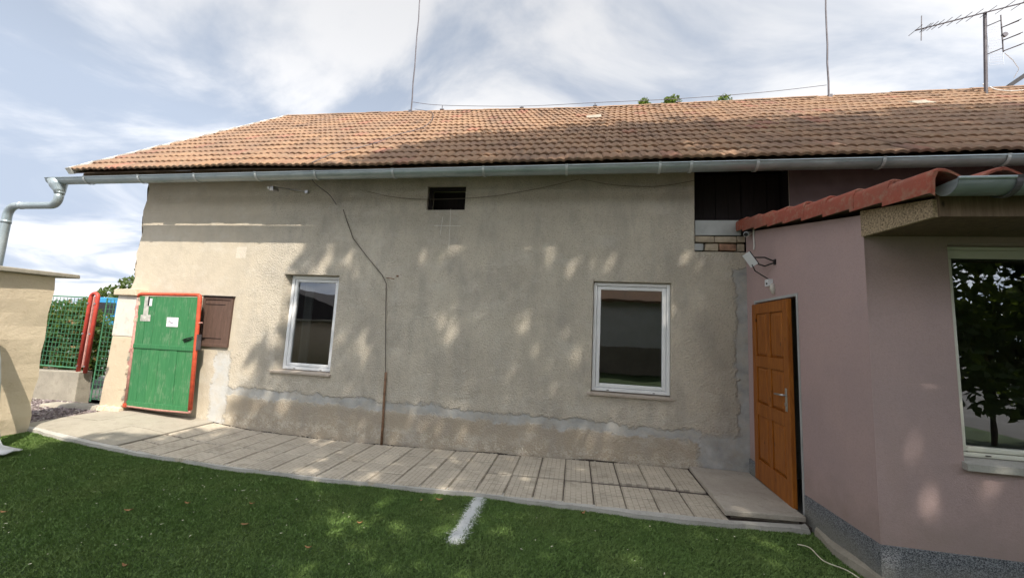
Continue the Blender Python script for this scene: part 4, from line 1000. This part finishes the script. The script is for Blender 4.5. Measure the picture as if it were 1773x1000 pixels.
for k, (y0, y1) in enumerate(((3.40, 4.30), (2.55, 3.39))):
    m = MB(); m.hexa([(-7.56, y0, 2.052), (-7.05, y0, 2.052), (-7.05, y1, 2.062), (-7.56, y1, 2.062), (-7.56, y0, 2.115), (-7.05, y0, 2.115), (-7.05, y1-.01, 2.12), (-7.56, y1-.01, 2.12)]); m.build('coping_slab', 'dark_conc', gw, bevel=.012)

for k in range(7):
    MB().box(-7.54, -7.06, 2.54-(k+1)*1.0+.01, 2.54-k*1.0, 1.622, 1.68).build('coping_slab', 'dark_conc', gw, bevel=.012)
pil = thing('gate_pillar', 'cream gate pillar with pale top half at the house corner', 'pillar', (-7.43, 5.3, 0))
m = MB(); m.hexa([(-7.68, 5.19, -.1), (-7.19, 5.19, -.1), (-7.19, 5.5, -.1), (-7.68, 5.5, -.1), (-7.65, 5.2, 1.22), (-7.215, 5.2, 1.22), (-7.215, 5.5, 1.22), (-7.65, 5.5, 1.22)]); m.build('shaft', 'cream', pil, bevel=.012)
m = MB(); m.box(-7.66, -7.25, 5.195, 5.5, 1.222, 1.90); m.build('upper_block', 'paleplaster', pil, bevel=.01)
m = MB(); m.hexa([(-7.70, 5.15, 1.902), (-7.23, 5.15, 1.902), (-7.23, 5.52, 1.902), (-7.70, 5.52, 1.902), (-7.70, 5.15, 2.0), (-7.26, 5.15, 2.02), (-7.28, 5.52, 2.02), (-7.70, 5.52, 2.0)]); m.build('cap', 'cream', pil, bevel=.012)
for k in range(26):    # crumbling edge
    z = .1+k*.07; s = random.uniform(.014, .034); x = -7.208+random.uniform(-.006, .016); y = 5.205
    m = MB(); j = lambda: random.uniform(-.010, .010)
    m.hexa([(x-s, y-s+j(), z-s), (x+s+j(), y-s*.6, z-s+j()), (x+s, y+s, z-s), (x-s, y+s, z-s), (x-s+j(), y-s*.7, z+s), (x+s*.7, y-s+j(), z+s+j()), (x+s, y+s, z+s), (x-s, y+s, z+s)])
    m.build('broken_brick', random.choice(['palebrick', 'cream', 'fadedred', 'dark_conc']), pil)
m = MB()
for k in range(9):
    x = -7.62+k*.05; s = random.uniform(.02, .05); m.hexa([(x-s, 5.16-s, .02), (x+s, 5.15-s, .02), (x+s, 5.2, .02), (x-s, 5.2, .02), (x-s*.6, 5.17-s*.5, .05+s), (x+s*.6, 5.17-s*.5, .04+s), (x+s*.5, 5.2, .06+s), (x-s*.5, 5.2, .06+s)])
m.build('crumbled_foot', 'cream', pil)

# green gate leaf, swung open against the wall and sagging
gate = thing('garden_gate', 'weathered green plank gate in a red frame folded against the house', 'gate', (-6.55, 5.2, .1))
TL, TR, BR, BL = Vector((-7.247, 5.20, 1.964)), Vector((-5.965, 5.16, 1.985)), Vector((-5.849, 5.16, .105)), Vector((-7.162, 5.20, .10))
def gp(u, v, d_): 
    p = (BL*(1-u)+BR*u)*(1-v)+(TL*(1-u)+TR*u)*v; return p + Vector((-.03, -1, 0))*d_
def gbox(mb, u0, u1, v0, v1, d0, d1): mb.hexa([gp(u0, v0, d1), gp(u1, v0, d1), gp(u1, v0, d0), gp(u0, v0, d0), gp(u0, v1, d1), gp(u1, v1, d1), gp(u1, v1, d0), gp(u0, v1, d0)]); return mb
us = [.03, .165, .30, .44, .585, .72, .845, .965]
for k in range(7):
    for (v0, v1) in ((.022, .515), (.535, .965)):
        e = random.uniform(-.003, .004); bot = v0 + (.012 if (k == 3 and v0 < .1) else 0)
        gbox(MB(), us[k]+.002, us[k+1]-.002, bot, v1, -.012+e, .008+e).build('plank', 'green', gate, bevel=.003)
gbox(MB(), .03, .965, .508, .545, .006, .02).build('middle_rail', 'green', gate, bevel=.004)
gbox(MB(), .03, .97, .012, .055, .008, .02).build('bottom_rail', 'green', gate, bevel=.004)
# red tubular frame, faded down the hinge side
m = MB(); cr = .05; pts = [gp(0.985, .03, .0), gp(.985, .5, .0), gp(.985, .955, .0), gp(.975, .978, .0), gp(.95, .985, .0), gp(.5, .985, .0), gp(.05, .985, .0), gp(.02, .978, 0), gp(.012, .955, 0)]
m.tube(pts, .030, 8); m.build('frame', 'red', gate, smooth=True)
m = MB(); m.tube([gp(.012, .957, 0), gp(.010, .5, 0), gp(.010, .02, 0)], .026, 8); m.build('hinge_stile', 'fadedred', gate, smooth=True)
m = MB(); m.tube([gp(.010, .016, 0), gp(.04, .012, .0), gp(.5, .006, 0), (gp(.985, .014, 0)), gp(.985, .03, 0)], .024, 8); m.build('bottom_frame', 'fadedred', gate, smooth=True)
gbox(MB(), -.005, .045, .002, .032, -.03, .034).build('hinge_shoe', 'red', gate)
gbox(MB(), .125, .205, .80, .965, .012, .014).build('torn_paper', 'paper', gate)
gbox(MB(), .09, .25, .745, .80, .012, .0145).build('torn_paper', 'paper', gate)
gbox(MB(), .185, .205, .88, .965, .012, .017).build('slot', 'black', gate)
gbox(MB(), .212, .25, .88, .945, .012, .0165).build('white_strip', 'sticker', gate)
stk = gbox(MB(), .515, .695, .705, .785, .012, .0145).build('sticker', 'sticker', gate, bevel=.001)
m = MB(); zz = [(.53, .735), (.555, .755), (.575, .742), (.60, .738), (.62, .733)]
for i in range(4):
    a, b_ = zz[i], zz[i+1]; m.quad(gp(a[0], a[1]-.004, .0158), gp(b_[0], b_[1]-.004, .0158), gp(b_[0], b_[1]+.004, .0158), gp(a[0], a[1]+.004, .0158))
m.build('squiggle', 'ink', stk)
m = MB(); m.tube([gp(.80, .60, .02), gp(.87, .613, .03), gp(.955, .627, .03)], .009, 6); m.tube([gp(.82, .585, .02), gp(.93, .612, .03)], .008, 6); m.build('latch', 'black', gate)
gbox(MB(), 1.01, 1.03, .52, .65, -.03, .025).build('lock_case', 'darkmetal', gate)
m = MB(); m.tube([gp(1.0, .745, 0), gp(1.05, .75, -.0)], .012, 8); m.build('bolt', 'fadedred', gate)

# fence across the passage
fence = thing('mesh_fence', 'green wire mesh fence on a low concrete base beyond the gate gap', 'fence', (-9.3, 5.6, 0))
FY = 5.62
m = MB(); m.hexa([(-11.5, FY-.11, -.2), (-8.70, FY-.11, -.2), (-8.70, FY+.11, -.2), (-11.5, FY+.11, -.2), (-11.5, FY-.10, .44), (-8.72, FY-.10, .52), (-8.72, FY+.10, .52), (-11.5, FY+.10, .44)]); m.build('base_wall', 'dark_conc', fence, bevel=.01)
def wire_mesh(xa, xb, za, zb, y, step):
    m = MB(); r_ = .0046
    x = xa
    while x <= xb: m.tube([(x, y, za), (x, y, zb)], r_, 4, False); x += step
    z = za
    while z <= zb: m.tube([(xa, y-.004, z), (xb, y-.004, z)], r_, 4, False); z += step
    return m
wire_mesh(-11.4, -8.92, .58, 1.84, FY, .085).build('wire_mesh', 'mesh', fence)
for z in (1.86, .57): MB().tube([(-11.4, FY-.01, z), (-8.92, FY-.01, z)], .012, 6).build('rail', 'mesh', fence)
wire_mesh(-8.56, -7.62, .05, 1.84, FY+.03, .085).build('wire_mesh', 'mesh', fence)
m = MB(); m.tube([(-8.56, FY+.03, .0), (-8.56, FY+.03, 1.86), (-7.62, FY+.03, 1.87)], .011, 6); m.build('mesh_frame', 'mesh', fence)
m = MB(); hx0, hx1 = -8.835, -8.675
m.tube([(hx0, FY-.04, .50), (hx0, FY-.04, 1.86)] + [((hx0+hx1)/2+(hx0-hx1)/2*math.cos(math.pi*k/8), FY-.04, 1.86+.08*math.sin(math.pi*k/8)) for k in range(1, 8)] + [(hx1, FY-.04, 1.86), (hx1, FY-.04, .50)], .031, 10)
hoop = m.build('hoop_post', 'redpost', fence, smooth=True)
m = MB(); m.box(-8.765, -8.745, FY-.05, FY-.03, .6, 1.88); m.build('slat', 'fadedred', hoop)
for (x, z) in ((-8.835, .62), (-8.675, .62), (-8.835, 1.2), (-8.675, 1.2), (-8.835, 1.75), (-8.675, 1.75)):
    m = MB(); m.box(x-.015, x+.015, FY-.08, FY-.06, z-.012, z+.012); m.build('bolt', 'steel', hoop)

# gravel in the passage
so = MB(); so.quad((-11, 4.1, -.02), (-7.44, 4.1, .015), (-7.44, 5.52, .015), (-11, 5.52, -.02)); tag(so.build('passage_soil', 'soil'), kind='structure')
m = MB()
for k in range(2600):
    x, y = random.uniform(-10.6, -7.47), random.uniform(4.2, 5.5); s = random.uniform(.008, .026)*(1.5 if random.random() < .06 else 1); z = -.02+.035*(x+11)/3.56
    rx = [random.uniform(.6, 1.3)*s for _ in range(8)]; a = random.uniform(0, 6.28); c_, s_ = math.cos(a), math.sin(a)
    pts = []
    for i, (ix, iy, iz) in enumerate(((-1, -.6, 0), (1, -.6, 0), (1, .6, 0), (-1, .6, 0), (-.6, -.4, 1), (.6, -.4, 1), (.6, .4, 1), (-.6, .4, 1))):
        pts.append((x+(ix*c_-iy*s_)*rx[i], y+(ix*s_+iy*c_)*rx[i], z+iz*rx[i]*.7))
    m.hexa(pts)
tag(m.build('gravel', 'gravel'), 'dark gravel heaped in the passage behind the garden wall', 'gravel', kind='stuff')
m = MB(); m.hexa([(-8.7, 5.05, -.02), (-7.66, 5.14, .0), (-7.68, 5.40, .0), (-8.75, 5.3, -.02), (-8.7, 5.08, .05), (-7.7, 5.17, .07), (-7.7, 5.38, .07), (-8.7, 5.28, .05)]); tag(m.build('threshold_stone', 'dark_conc', None, bevel=.015), 'flat concrete threshold stone at the foot of the gate pillar', 'stone')

# slide foot poking into the frame
sl_ = thing('slide', 'grey plastic slide end resting on the turf by the garden wall', 'slide', (-6.4, 3.4, 0))
prof = [(-6.16, .065), (-6.26, .075), (-6.40, .095), (-6.52, .15), (-6.60, .29), (-6.65, .48), (-6.70, .75), (-6.77, 1.02), (-6.87, 1.25), (-7.02, 1.46)]
zo = zp(-6.4)-LOW-.01; m = MB(); W2 = .16; yc = 3.31; fl_ = [0, .0, .0, .012, .02, .03, .035, .035, .035, .035]
nW = 16
for i, (x, z) in enumerate(prof):
    flare = .045*max(0, 1-i/2.5)
    for k in range(nW+1):
        u = -1+2*k/nW; wav = (.010*math.cos(u*9.5) if i < 4 else .004*math.cos(u*9.5)); rim = .10*max(0, (abs(u)-.82)/.18)**1.5*(0.15 if i < 3 else 1)
        dx_, dz_ = (0, 1) if i < 4 else (.8, .6)
        wk = 1 if i < 4 else max(.3, 1-.22*(i-3)); m.v.append((x+(wav+rim)*dx_, yc+W2-(1-u)*(W2+flare)*wk+flare*wk, z+zo+(wav+rim)*dz_))
for i in range(len(prof)-1):
    for k in range(nW): a = i*(nW+1)+k; m.f.append((a, a+1, a+nW+2, a+nW+1))
ob = m.build('chute', 'greyplastic', sl_, smooth=True); md = ob.modifiers.new('s', 'SOLIDIFY'); md.thickness = .012
m = MB(); m.tube([(x+.03, yc+W2+.01, z+zo+.02) for (x, z) in prof[3:]], [.02, .028, .032, .034, .034, .034, .034], 8); m.build('side_rail', 'greyplastic', sl_, smooth=True)
m = MB(); m.tube([(-7.0, yc+W2-.05, 1.46+zo), (-7.03, yc+W2-.03, .0)], .02, 8); m.build('leg', 'greyplastic', sl_)

# ------------------------------------------------------------------ background planting and street
def tree(name, label, base, h, clumps, nleaf, lsize, lmat, trunk_r, branches=(), cat='tree'):
    t = thing(name, label, cat, base); b = Vector(base)
    m = MB(); top = Vector((np.mean([c[0] for c in clumps]), np.mean([c[1] for c in clumps]), h))
    pts = [b + (top-b)*(k/6) + Vector((math.sin(k*1.7), math.cos(k*2.1), 0))*trunk_r*.5*(k > 0) for k in range(7)]
    m.tube(pts, [trunk_r*(1-.12*k) for k in range(7)], 8)
    for k, c in enumerate(clumps):
        if k % max(1, len(clumps)//14) == 0:
            p = pts[2+k % 4]; q = Vector(c[:3]); mid = p*.5+q*.5+Vector((0, 0, .12*(q-p).length*.5))
            m.tube([p, mid, q], [trunk_r*.42, trunk_r*.26, trunk_r*.06], 5)
    m.build('trunk', 'bark', t, smooth=True)
    leaves('crown', blob_points(clumps, nleaf), lsize, lmat, t)
    return t
def ring(cx, cy, cz, R, H, n, r_): return [(cx+R*random.gauss(0, .5), cy+R*random.gauss(0, .45), cz+H*random.uniform(-.9, .9), r_*random.uniform(.7, 1.3), r_*random.uniform(.7, 1.3), r_*random.uniform(.55, 1)) for _ in range(n)]
hed = thing('hedge', 'dense green and brown hedge behind the wire mesh', 'hedge', (-11, 6.8, 0))
cl = [(random.uniform(-13.2, -10.15), random.uniform(6.3, 6.9), random.uniform(.2, 1.55), .35, .3, .3) for _ in range(60)]
m = MB()
for k in range(14):
    x = random.uniform(-12.8, -10.3); m.tube([(x, 6.7, -.05), (x+random.uniform(-.2, .2), 6.6, .7), (x+random.uniform(-.4, .4), 6.6, 1.5)], [.025, .018, .006], 5)
m.build('stem', 'bark', hed); leaves('foliage', blob_points(cl, 12000), .055, 'hedge', hed)
tree('street_tree', 'green tree beyond the street showing between pillar and garden wall', (-38, 30, -.1), 5.4, [(-47+k*.75+random.uniform(-.6, .6), 30+random.uniform(-1, 1), 1.6+.36*k+random.uniform(-.5, .35), 1.15, 1.1, .75) for k in range(14)] + [(-46+k*.7, 30, 1.2+.22*k, 1.3, 1.2, .9) for k in range(13)] + [(-38.5, 30, 7.0, 1.2, 1.2, .9), (-37.5, 30, 6.2, 1.6, 1.4, 1.2)], 9000, .22, 'farleaf', .3)
for (x, y, zt, r_, lb) in ((2.35, 14.5, 10.95, .50, 'leftmost small treetop just showing over the ridge'), (3.5, 14.5, 11.05, .55, 'middle treetop showing over the ridge, the fullest of three'), (5.25, 14.5, 10.92, .70, 'rightmost low treetop showing over the ridge')):
    tree('ridge_tree', lb, (x, y, -.1), zt-.4, [(x+random.uniform(-r_, r_)*.6, y+random.uniform(-.4, .4), zt-.55-random.uniform(0, 1.2), r_*.55, r_*.5, .4) for _ in range(9)] + [(x, y, zt-.35, r_*.5, r_*.5, .32)], 1500, .085, 'farleaf', .12)

# blue van in the street
van = thing('parked_van', 'bright blue van parked in the street behind the mesh', 'van', (-20, 15.5, 0))
vb = MB(); prof = [(-23.50, .35), (-17.30, .35), (-17.10, .7), (-17.20, 1.15), (-18.00, 1.35), (-18.80, 2.15), (-19.20, 2.28), (-23.40, 2.3), (-23.60, 2.1), (-23.60, .5)]
nP = len(prof); vb.v = [(x, 14.9, z) for (x, z) in prof] + [(x, 16.7, z) for (x, z) in prof]
vb.f = [tuple(range(nP)), tuple(range(nP, 2*nP))[::-1]] + [(i, i+nP, (i+1) % nP+nP, (i+1) % nP) for i in range(nP)]
vb.build('body', 'bluecar', van, bevel=.06)
for (xa, xb) in ((-23.20, -22.00), (-21.80, -20.50), (-20.30, -19.20)):
    MB().hexa([(xa, 14.88, 1.45), (xb, 14.88, 1.45), (xb, 14.95, 1.45), (xa, 14.95, 1.45), (xa, 14.89, 2.05), (xb, 14.89, 2.05), (xb, 14.95, 2.05), (xa, 14.95, 2.05)]).build('side_window', 'black', van, bevel=.02)
MB().add([(-18.10, 14.88, 1.42), (-19.10, 14.88, 1.45), (-19.10, 14.89, 2.05), (-18.72, 14.89, 2.05)], [(0, 1, 2, 3)]).build('side_window', 'black', van)
for x in (-22.30, -18.40):
    for y in (14.98, 16.6):
        m = MB(); m.tube([(x, y-.12, .28), (x, y+.12, .28)], .33, 18); wh = m.build('wheel', 'tyre', van)
        m = MB(); m.tube([(x, y-.125, .28), (x, y-.11, .28)], .19, 14); m.build('rim', 'steel', wh)
MB().box(-23.40, -17.40, 14.86, 14.9, .62, .70).build('side_trim', 'black', van)
MB().hexa([(-17.26, 15.1, .78), (-17.10, 15.1, .78), (-17.10, 15.4, .78), (-17.26, 15.4, .78), (-17.30, 15.1, .98), (-17.13, 15.1, .98), (-17.13, 15.4, .98), (-17.30, 15.4, .98)]).build('headlight', 'glass', van)

# taller neighbour behind the right end of the ridge
nh = thing('neighbour_house', 'corner of a taller red house with dark eaves behind the roof', 'house', (22, 20, 0))
m = MB(); m.box(16.25, 28, 16.2, 26, -.2, 11.2); m.add([(16.25, 16.2, 11.201), (28, 16.2, 11.201), (21.5, 16.2, 15.7)], [(0, 1, 2)]); m.build('wall', 'redwall', nh)
m = MB(); m.hexa([(15.42, 15.7, 11.38), (21.5, 15.7, 16.0), (21.5, 16.2, 16.0), (15.42, 15.9, 11.38), (15.38, 15.7, 11.50), (21.5, 15.7, 16.15), (21.5, 16.2, 16.15), (15.38, 15.9, 11.50)])
m.hexa([(21.51, 15.7, 15.9), (28.5, 15.7, 11.0), (28.5, 16.2, 11.0), (21.51, 16.2, 15.9), (21.51, 15.7, 16.1), (28.5, 15.7, 11.3), (28.5, 16.2, 11.3), (21.51, 16.2, 16.1)])
m.build('roof', 'darkroof', nh)

# ------------------------------------------------------------------ behind the viewer: what shades the yard and shows in the panes
SIL = [(-11, -2.75), (-7.75, -2.75), (-7.45, -1.2), (-6.0, -1.2), (-5.55, .4), (-5.35, 1.2), (-4.3, 2.9), (-4.15, 3.4), (-3.45, 4.9), (-2.1, 7.0), (.3, 8.3), (2.2, 8.75), (4.2, 8.6), (6.5, 9.1), (9.5, 8.8), (9.5, -9), (-11, -9)]
def inside(a, b):
    c = False; n = len(SIL)
    for i in range(n):
        (x1, y1), (x2, y2) = SIL[i], SIL[(i+1) % n]
        if (y1 > b) != (y2 > b) and a < (x2-x1)*(b-y1)/(y2-y1)+x1: c = not c
    return c
cA = []; cB = []
def at_ab(a, b, y): return (a + LX*(y-YW), y, b + LZ*(y-YW))
for layer in range(2):
    for a in np.arange(-5.6, 9.6, 1.05):
        for b in np.arange(-5.2, 9.2, 1.25):
            a2, b2 = a+random.uniform(-.4, .4)+.5*layer, b+random.uniform(-.45, .45)+.6*layer; rr_ = random.uniform(.6, .95)
            y = np.interp(b2, [-5, 9], [-4.6, -1.4]) + random.uniform(-1.3, 1.3)
            if all(inside(a2+da, b2+db) for da, db in ((-rr_*.75, 0), (rr_*.6, 0), (0, rr_*1.3), (-rr_*.6, rr_*.9), (rr_*.6, rr_*.9))) and random.random() < .93:
                p = at_ab(a2, b2, y)
                if p[2] > 3.4: cA.append((*p, rr_, rr_, rr_*.85))
tries = 0
while len(cB) < 95 and tries < 20000:
    tries += 1; a, b = random.uniform(-10.5, -4.2), random.uniform(-7.0, -1.2)
    y = np.interp(b, [-7, -1], [-4.6, -3.0]) + random.uniform(-1., 1.); rr_ = random.uniform(.45, .8)
    if inside(a, b+rr_*1.5) and inside(a+rr_, b+rr_*.9) and inside(a-rr_, b+rr_*.9):
        p = at_ab(a, b, y)
        if p[2] > 2.8: cB.append((*p, rr_, rr_, rr_*.85))
tree('shade_tree', 'big leafy tree behind the viewer that dapples wall and roof', (7.5, -6.4, -.1), 17, cA, 25500, .17, 'leaf', .40)
tree('shade_tree', 'smaller leafy tree behind the viewer that shades the turf', (-1.6, -6.3, -.1), 10, cB, 14000, .155, 'leaf', .24)
bush = thing('garden_bush', 'leafy bush, heightened for shade, mirrored in the big annex window', 'bush', (9.5, -1.5, 0))
cl = [(random.uniform(4.2, 14), random.uniform(-3.4, -1.6), random.uniform(.6, 6.0)*random.uniform(.75, 1), .65, .6, .55) for _ in range(150)]  # mirrored bush, made taller and wider to darken the annex front wall
m = MB()
for k in range(10):
    x = random.uniform(4.8, 13.5); m.tube([(x, -2, -.1), (x+.1, -2, 1.2), (x+random.uniform(-.4, .4), -2.1, 2.6)], [.04, .03, .01], 5)
m.build('stem', 'bark', bush); leaves('foliage', blob_points(cl, 26000), .11, 'leaf', bush)
for (x, y, zt, lb) in ((-3.5, -15, 9.5, 'left unseen tree of the row added to block low sky'), (3.0, -15.5, 11, 'middle and tallest unseen tree of the row added to block low sky'), (10.5, -14, 10, 'right unseen tree of the row added to block low sky')):  # unseen row added to cut low sky light under the eaves
    tree('sky_block_tree', lb, (x, y, -.1), zt-1.5, [(x+random.uniform(-2.8, 2.8), y+random.uniform(-1.5, 1.5), random.uniform(3.0, zt-.8), 1.3, 1.2, 1.0) for _ in range(34)], 7000, .24, 'leaf', .25)
# low white house across the yard, mirrored in the middle window
oh = thing('yard_house', 'low white house across the yard mirrored in the right window', 'house', (2, -9.5, 0))
m = MB(); m.box(-4.5, 9, -12, -7.5, -.2, 3.3); m.build('wall', 'whitewall', oh)
m = MB(); m.hexa([(-4.9, -7.1, 3.2), (9.4, -7.1, 3.2), (9.4, -9.8, 5.2), (-4.9, -9.8, 5.2), (-4.9, -7.1, 3.32), (9.4, -7.1, 3.32), (9.4, -9.8, 5.32), (-4.9, -9.8, 5.32)]); m.hexa([(-4.9, -9.8, 5.2), (9.4, -9.8, 5.2), (9.4, -12.4, 3.2), (-4.9, -12.4, 3.2), (-4.9, -9.8, 5.32), (9.4, -9.8, 5.32), (9.4, -12.4, 3.32), (-4.9, -12.4, 3.32)])
yr = m.build('roof', 'tile_i', oh)
MB().box(-4.4, 9, -7.49, -7.42, -.1, 1.15).build('dado', 'dark_conc', oh)
for xx in (-2.5, 6.5):
    MB().box(xx, xx+1.1, -7.51, -7.46, 1.3, 2.5).build('window', 'upvc', oh)
sh = thing('yard_shed', 'dark shed roof mirrored in the left window', 'shed', (-12, -6, 0))
m = MB(); m.box(-14.5, -8.2, -8, -3.2, -.2, 1.7); m.build('wall', 'darkwood', sh)
m = MB(); m.hexa([(-15, -8.2, 1.70), (-7.9, -8.2, 1.70), (-7.9, -2.9, 1.70), (-15, -2.9, 1.70), (-15, -8.2, 3.3), (-12, -8.2, 3.0), (-12, -2.9, 3.0), (-15, -2.9, 3.3)]); m.build('roof', 'darkroof', sh)

# ------------------------------------------------------------------ fallen leaves and litter on the turf
def fallen(x, y, s, rot, curl, label):
    m = MB(); n = 5; z = zp(x)-LOW+.028
    for i in range(n+1):
        t = i/n; wd = .42*math.sin(math.pi*(.08+.86*t))*s; zc = curl*s*(4*(t-.5)**2)
        for sgn in (-1, 0, 1):
            lx, ly = (t-.5)*2*s, sgn*wd; m.v.append((x+lx*math.cos(rot)-ly*math.sin(rot), y+lx*math.sin(rot)+ly*math.cos(rot), z+zc+abs(sgn)*curl*s*.45))
    for i in range(n):
        for k in range(2): a = 3*i+k; m.f.append((a, a+1, a+4, a+3))
    return tag(m.build('fallen_leaf', 'dryleaf', None, smooth=True), label, 'leaf', 'dry leaves lying on the turf')
LV = [(-3.89, 2.98, .034, .5, .35, 'largest curled brown leaf on the left half of the turf'), (-3.55, 3.22, .026, .3, .5, 'brown leaf just right of and behind the largest curled leaf'), (-2.99, 3.36, .024, .3, .5, 'small brown leaf on the turf below the left window'),
      (-4.76, 2.67, .030, .2, .3, 'tan leaf at the extreme left edge of the turf'), (-1.30, 3.85, .036, .2, .35, 'broad tan leaf just left of the white line'), (-1.47, 3.80, .020, 1.2, .4, 'small brown leaf next to the broad tan leaf'),
      (-1.98, 2.83, .026, .2, .5, 'dark leaf near the lower picture edge left of the white line'), (-1.81, 3.26, .025, .4, .5, 'brown leaf between the broad tan leaf and the lower dark leaf'), (-2.74, 3.03, .032, .3, .2, 'long leaf lying flat in the lower left turf'),
      (.12, 3.86, .028, .8, .6, 'crumpled leaf against the kerb right of the white line'), (-3.04, 2.36, .026, 0, .5, 'crumpled leaf nearest the bottom left corner')]
for a in LV: fallen(*a)
m = MB()
for k in range(230):
    x, y = random.uniform(-6.8, 2.1), random.uniform(1.6, 3.95)
    if random.random() < .4: x = random.gauss(-4.5, 1.2)
    if x > 2.1 or x < -7: continue
    s = random.uniform(.003, .008)*(1.5 if random.random() < .08 else 1); z = zp(x)-LOW+.022+random.uniform(0, .012); a = random.uniform(0, 6.28); e = random.uniform(.3, 1.8)
    c_, s_ = math.cos(a), math.sin(a); q = [(-1*e, -.5), (1*e, -.4), (.8*e, .5), (-.7*e, .6)]
    m.add([(x+(u*c_-v*s_)*s, y+(u*s_+v*c_)*s, z+random.uniform(0, .006)) for u, v in q], [(0, 1, 2, 3)])
tag(m.build('petal_litter', 'litter'), 'pale petals and bits scattered over the turf', 'litter', kind='stuff')
zt = lambda x: zp(x)-LOW+.03
cable('string', [(1.88, 3.74, zt(1.9)), (1.93, 3.66, zt(1.9)+.02), (1.95, 3.52, zt(1.9)), (2.04, 3.40, zt(1.9)+.01), (2.08, 3.25, zt(1.9)), (2.05, 3.1, zt(1.9))], 'pale string curling on the turf near the annex corner', .0045, 'litter')
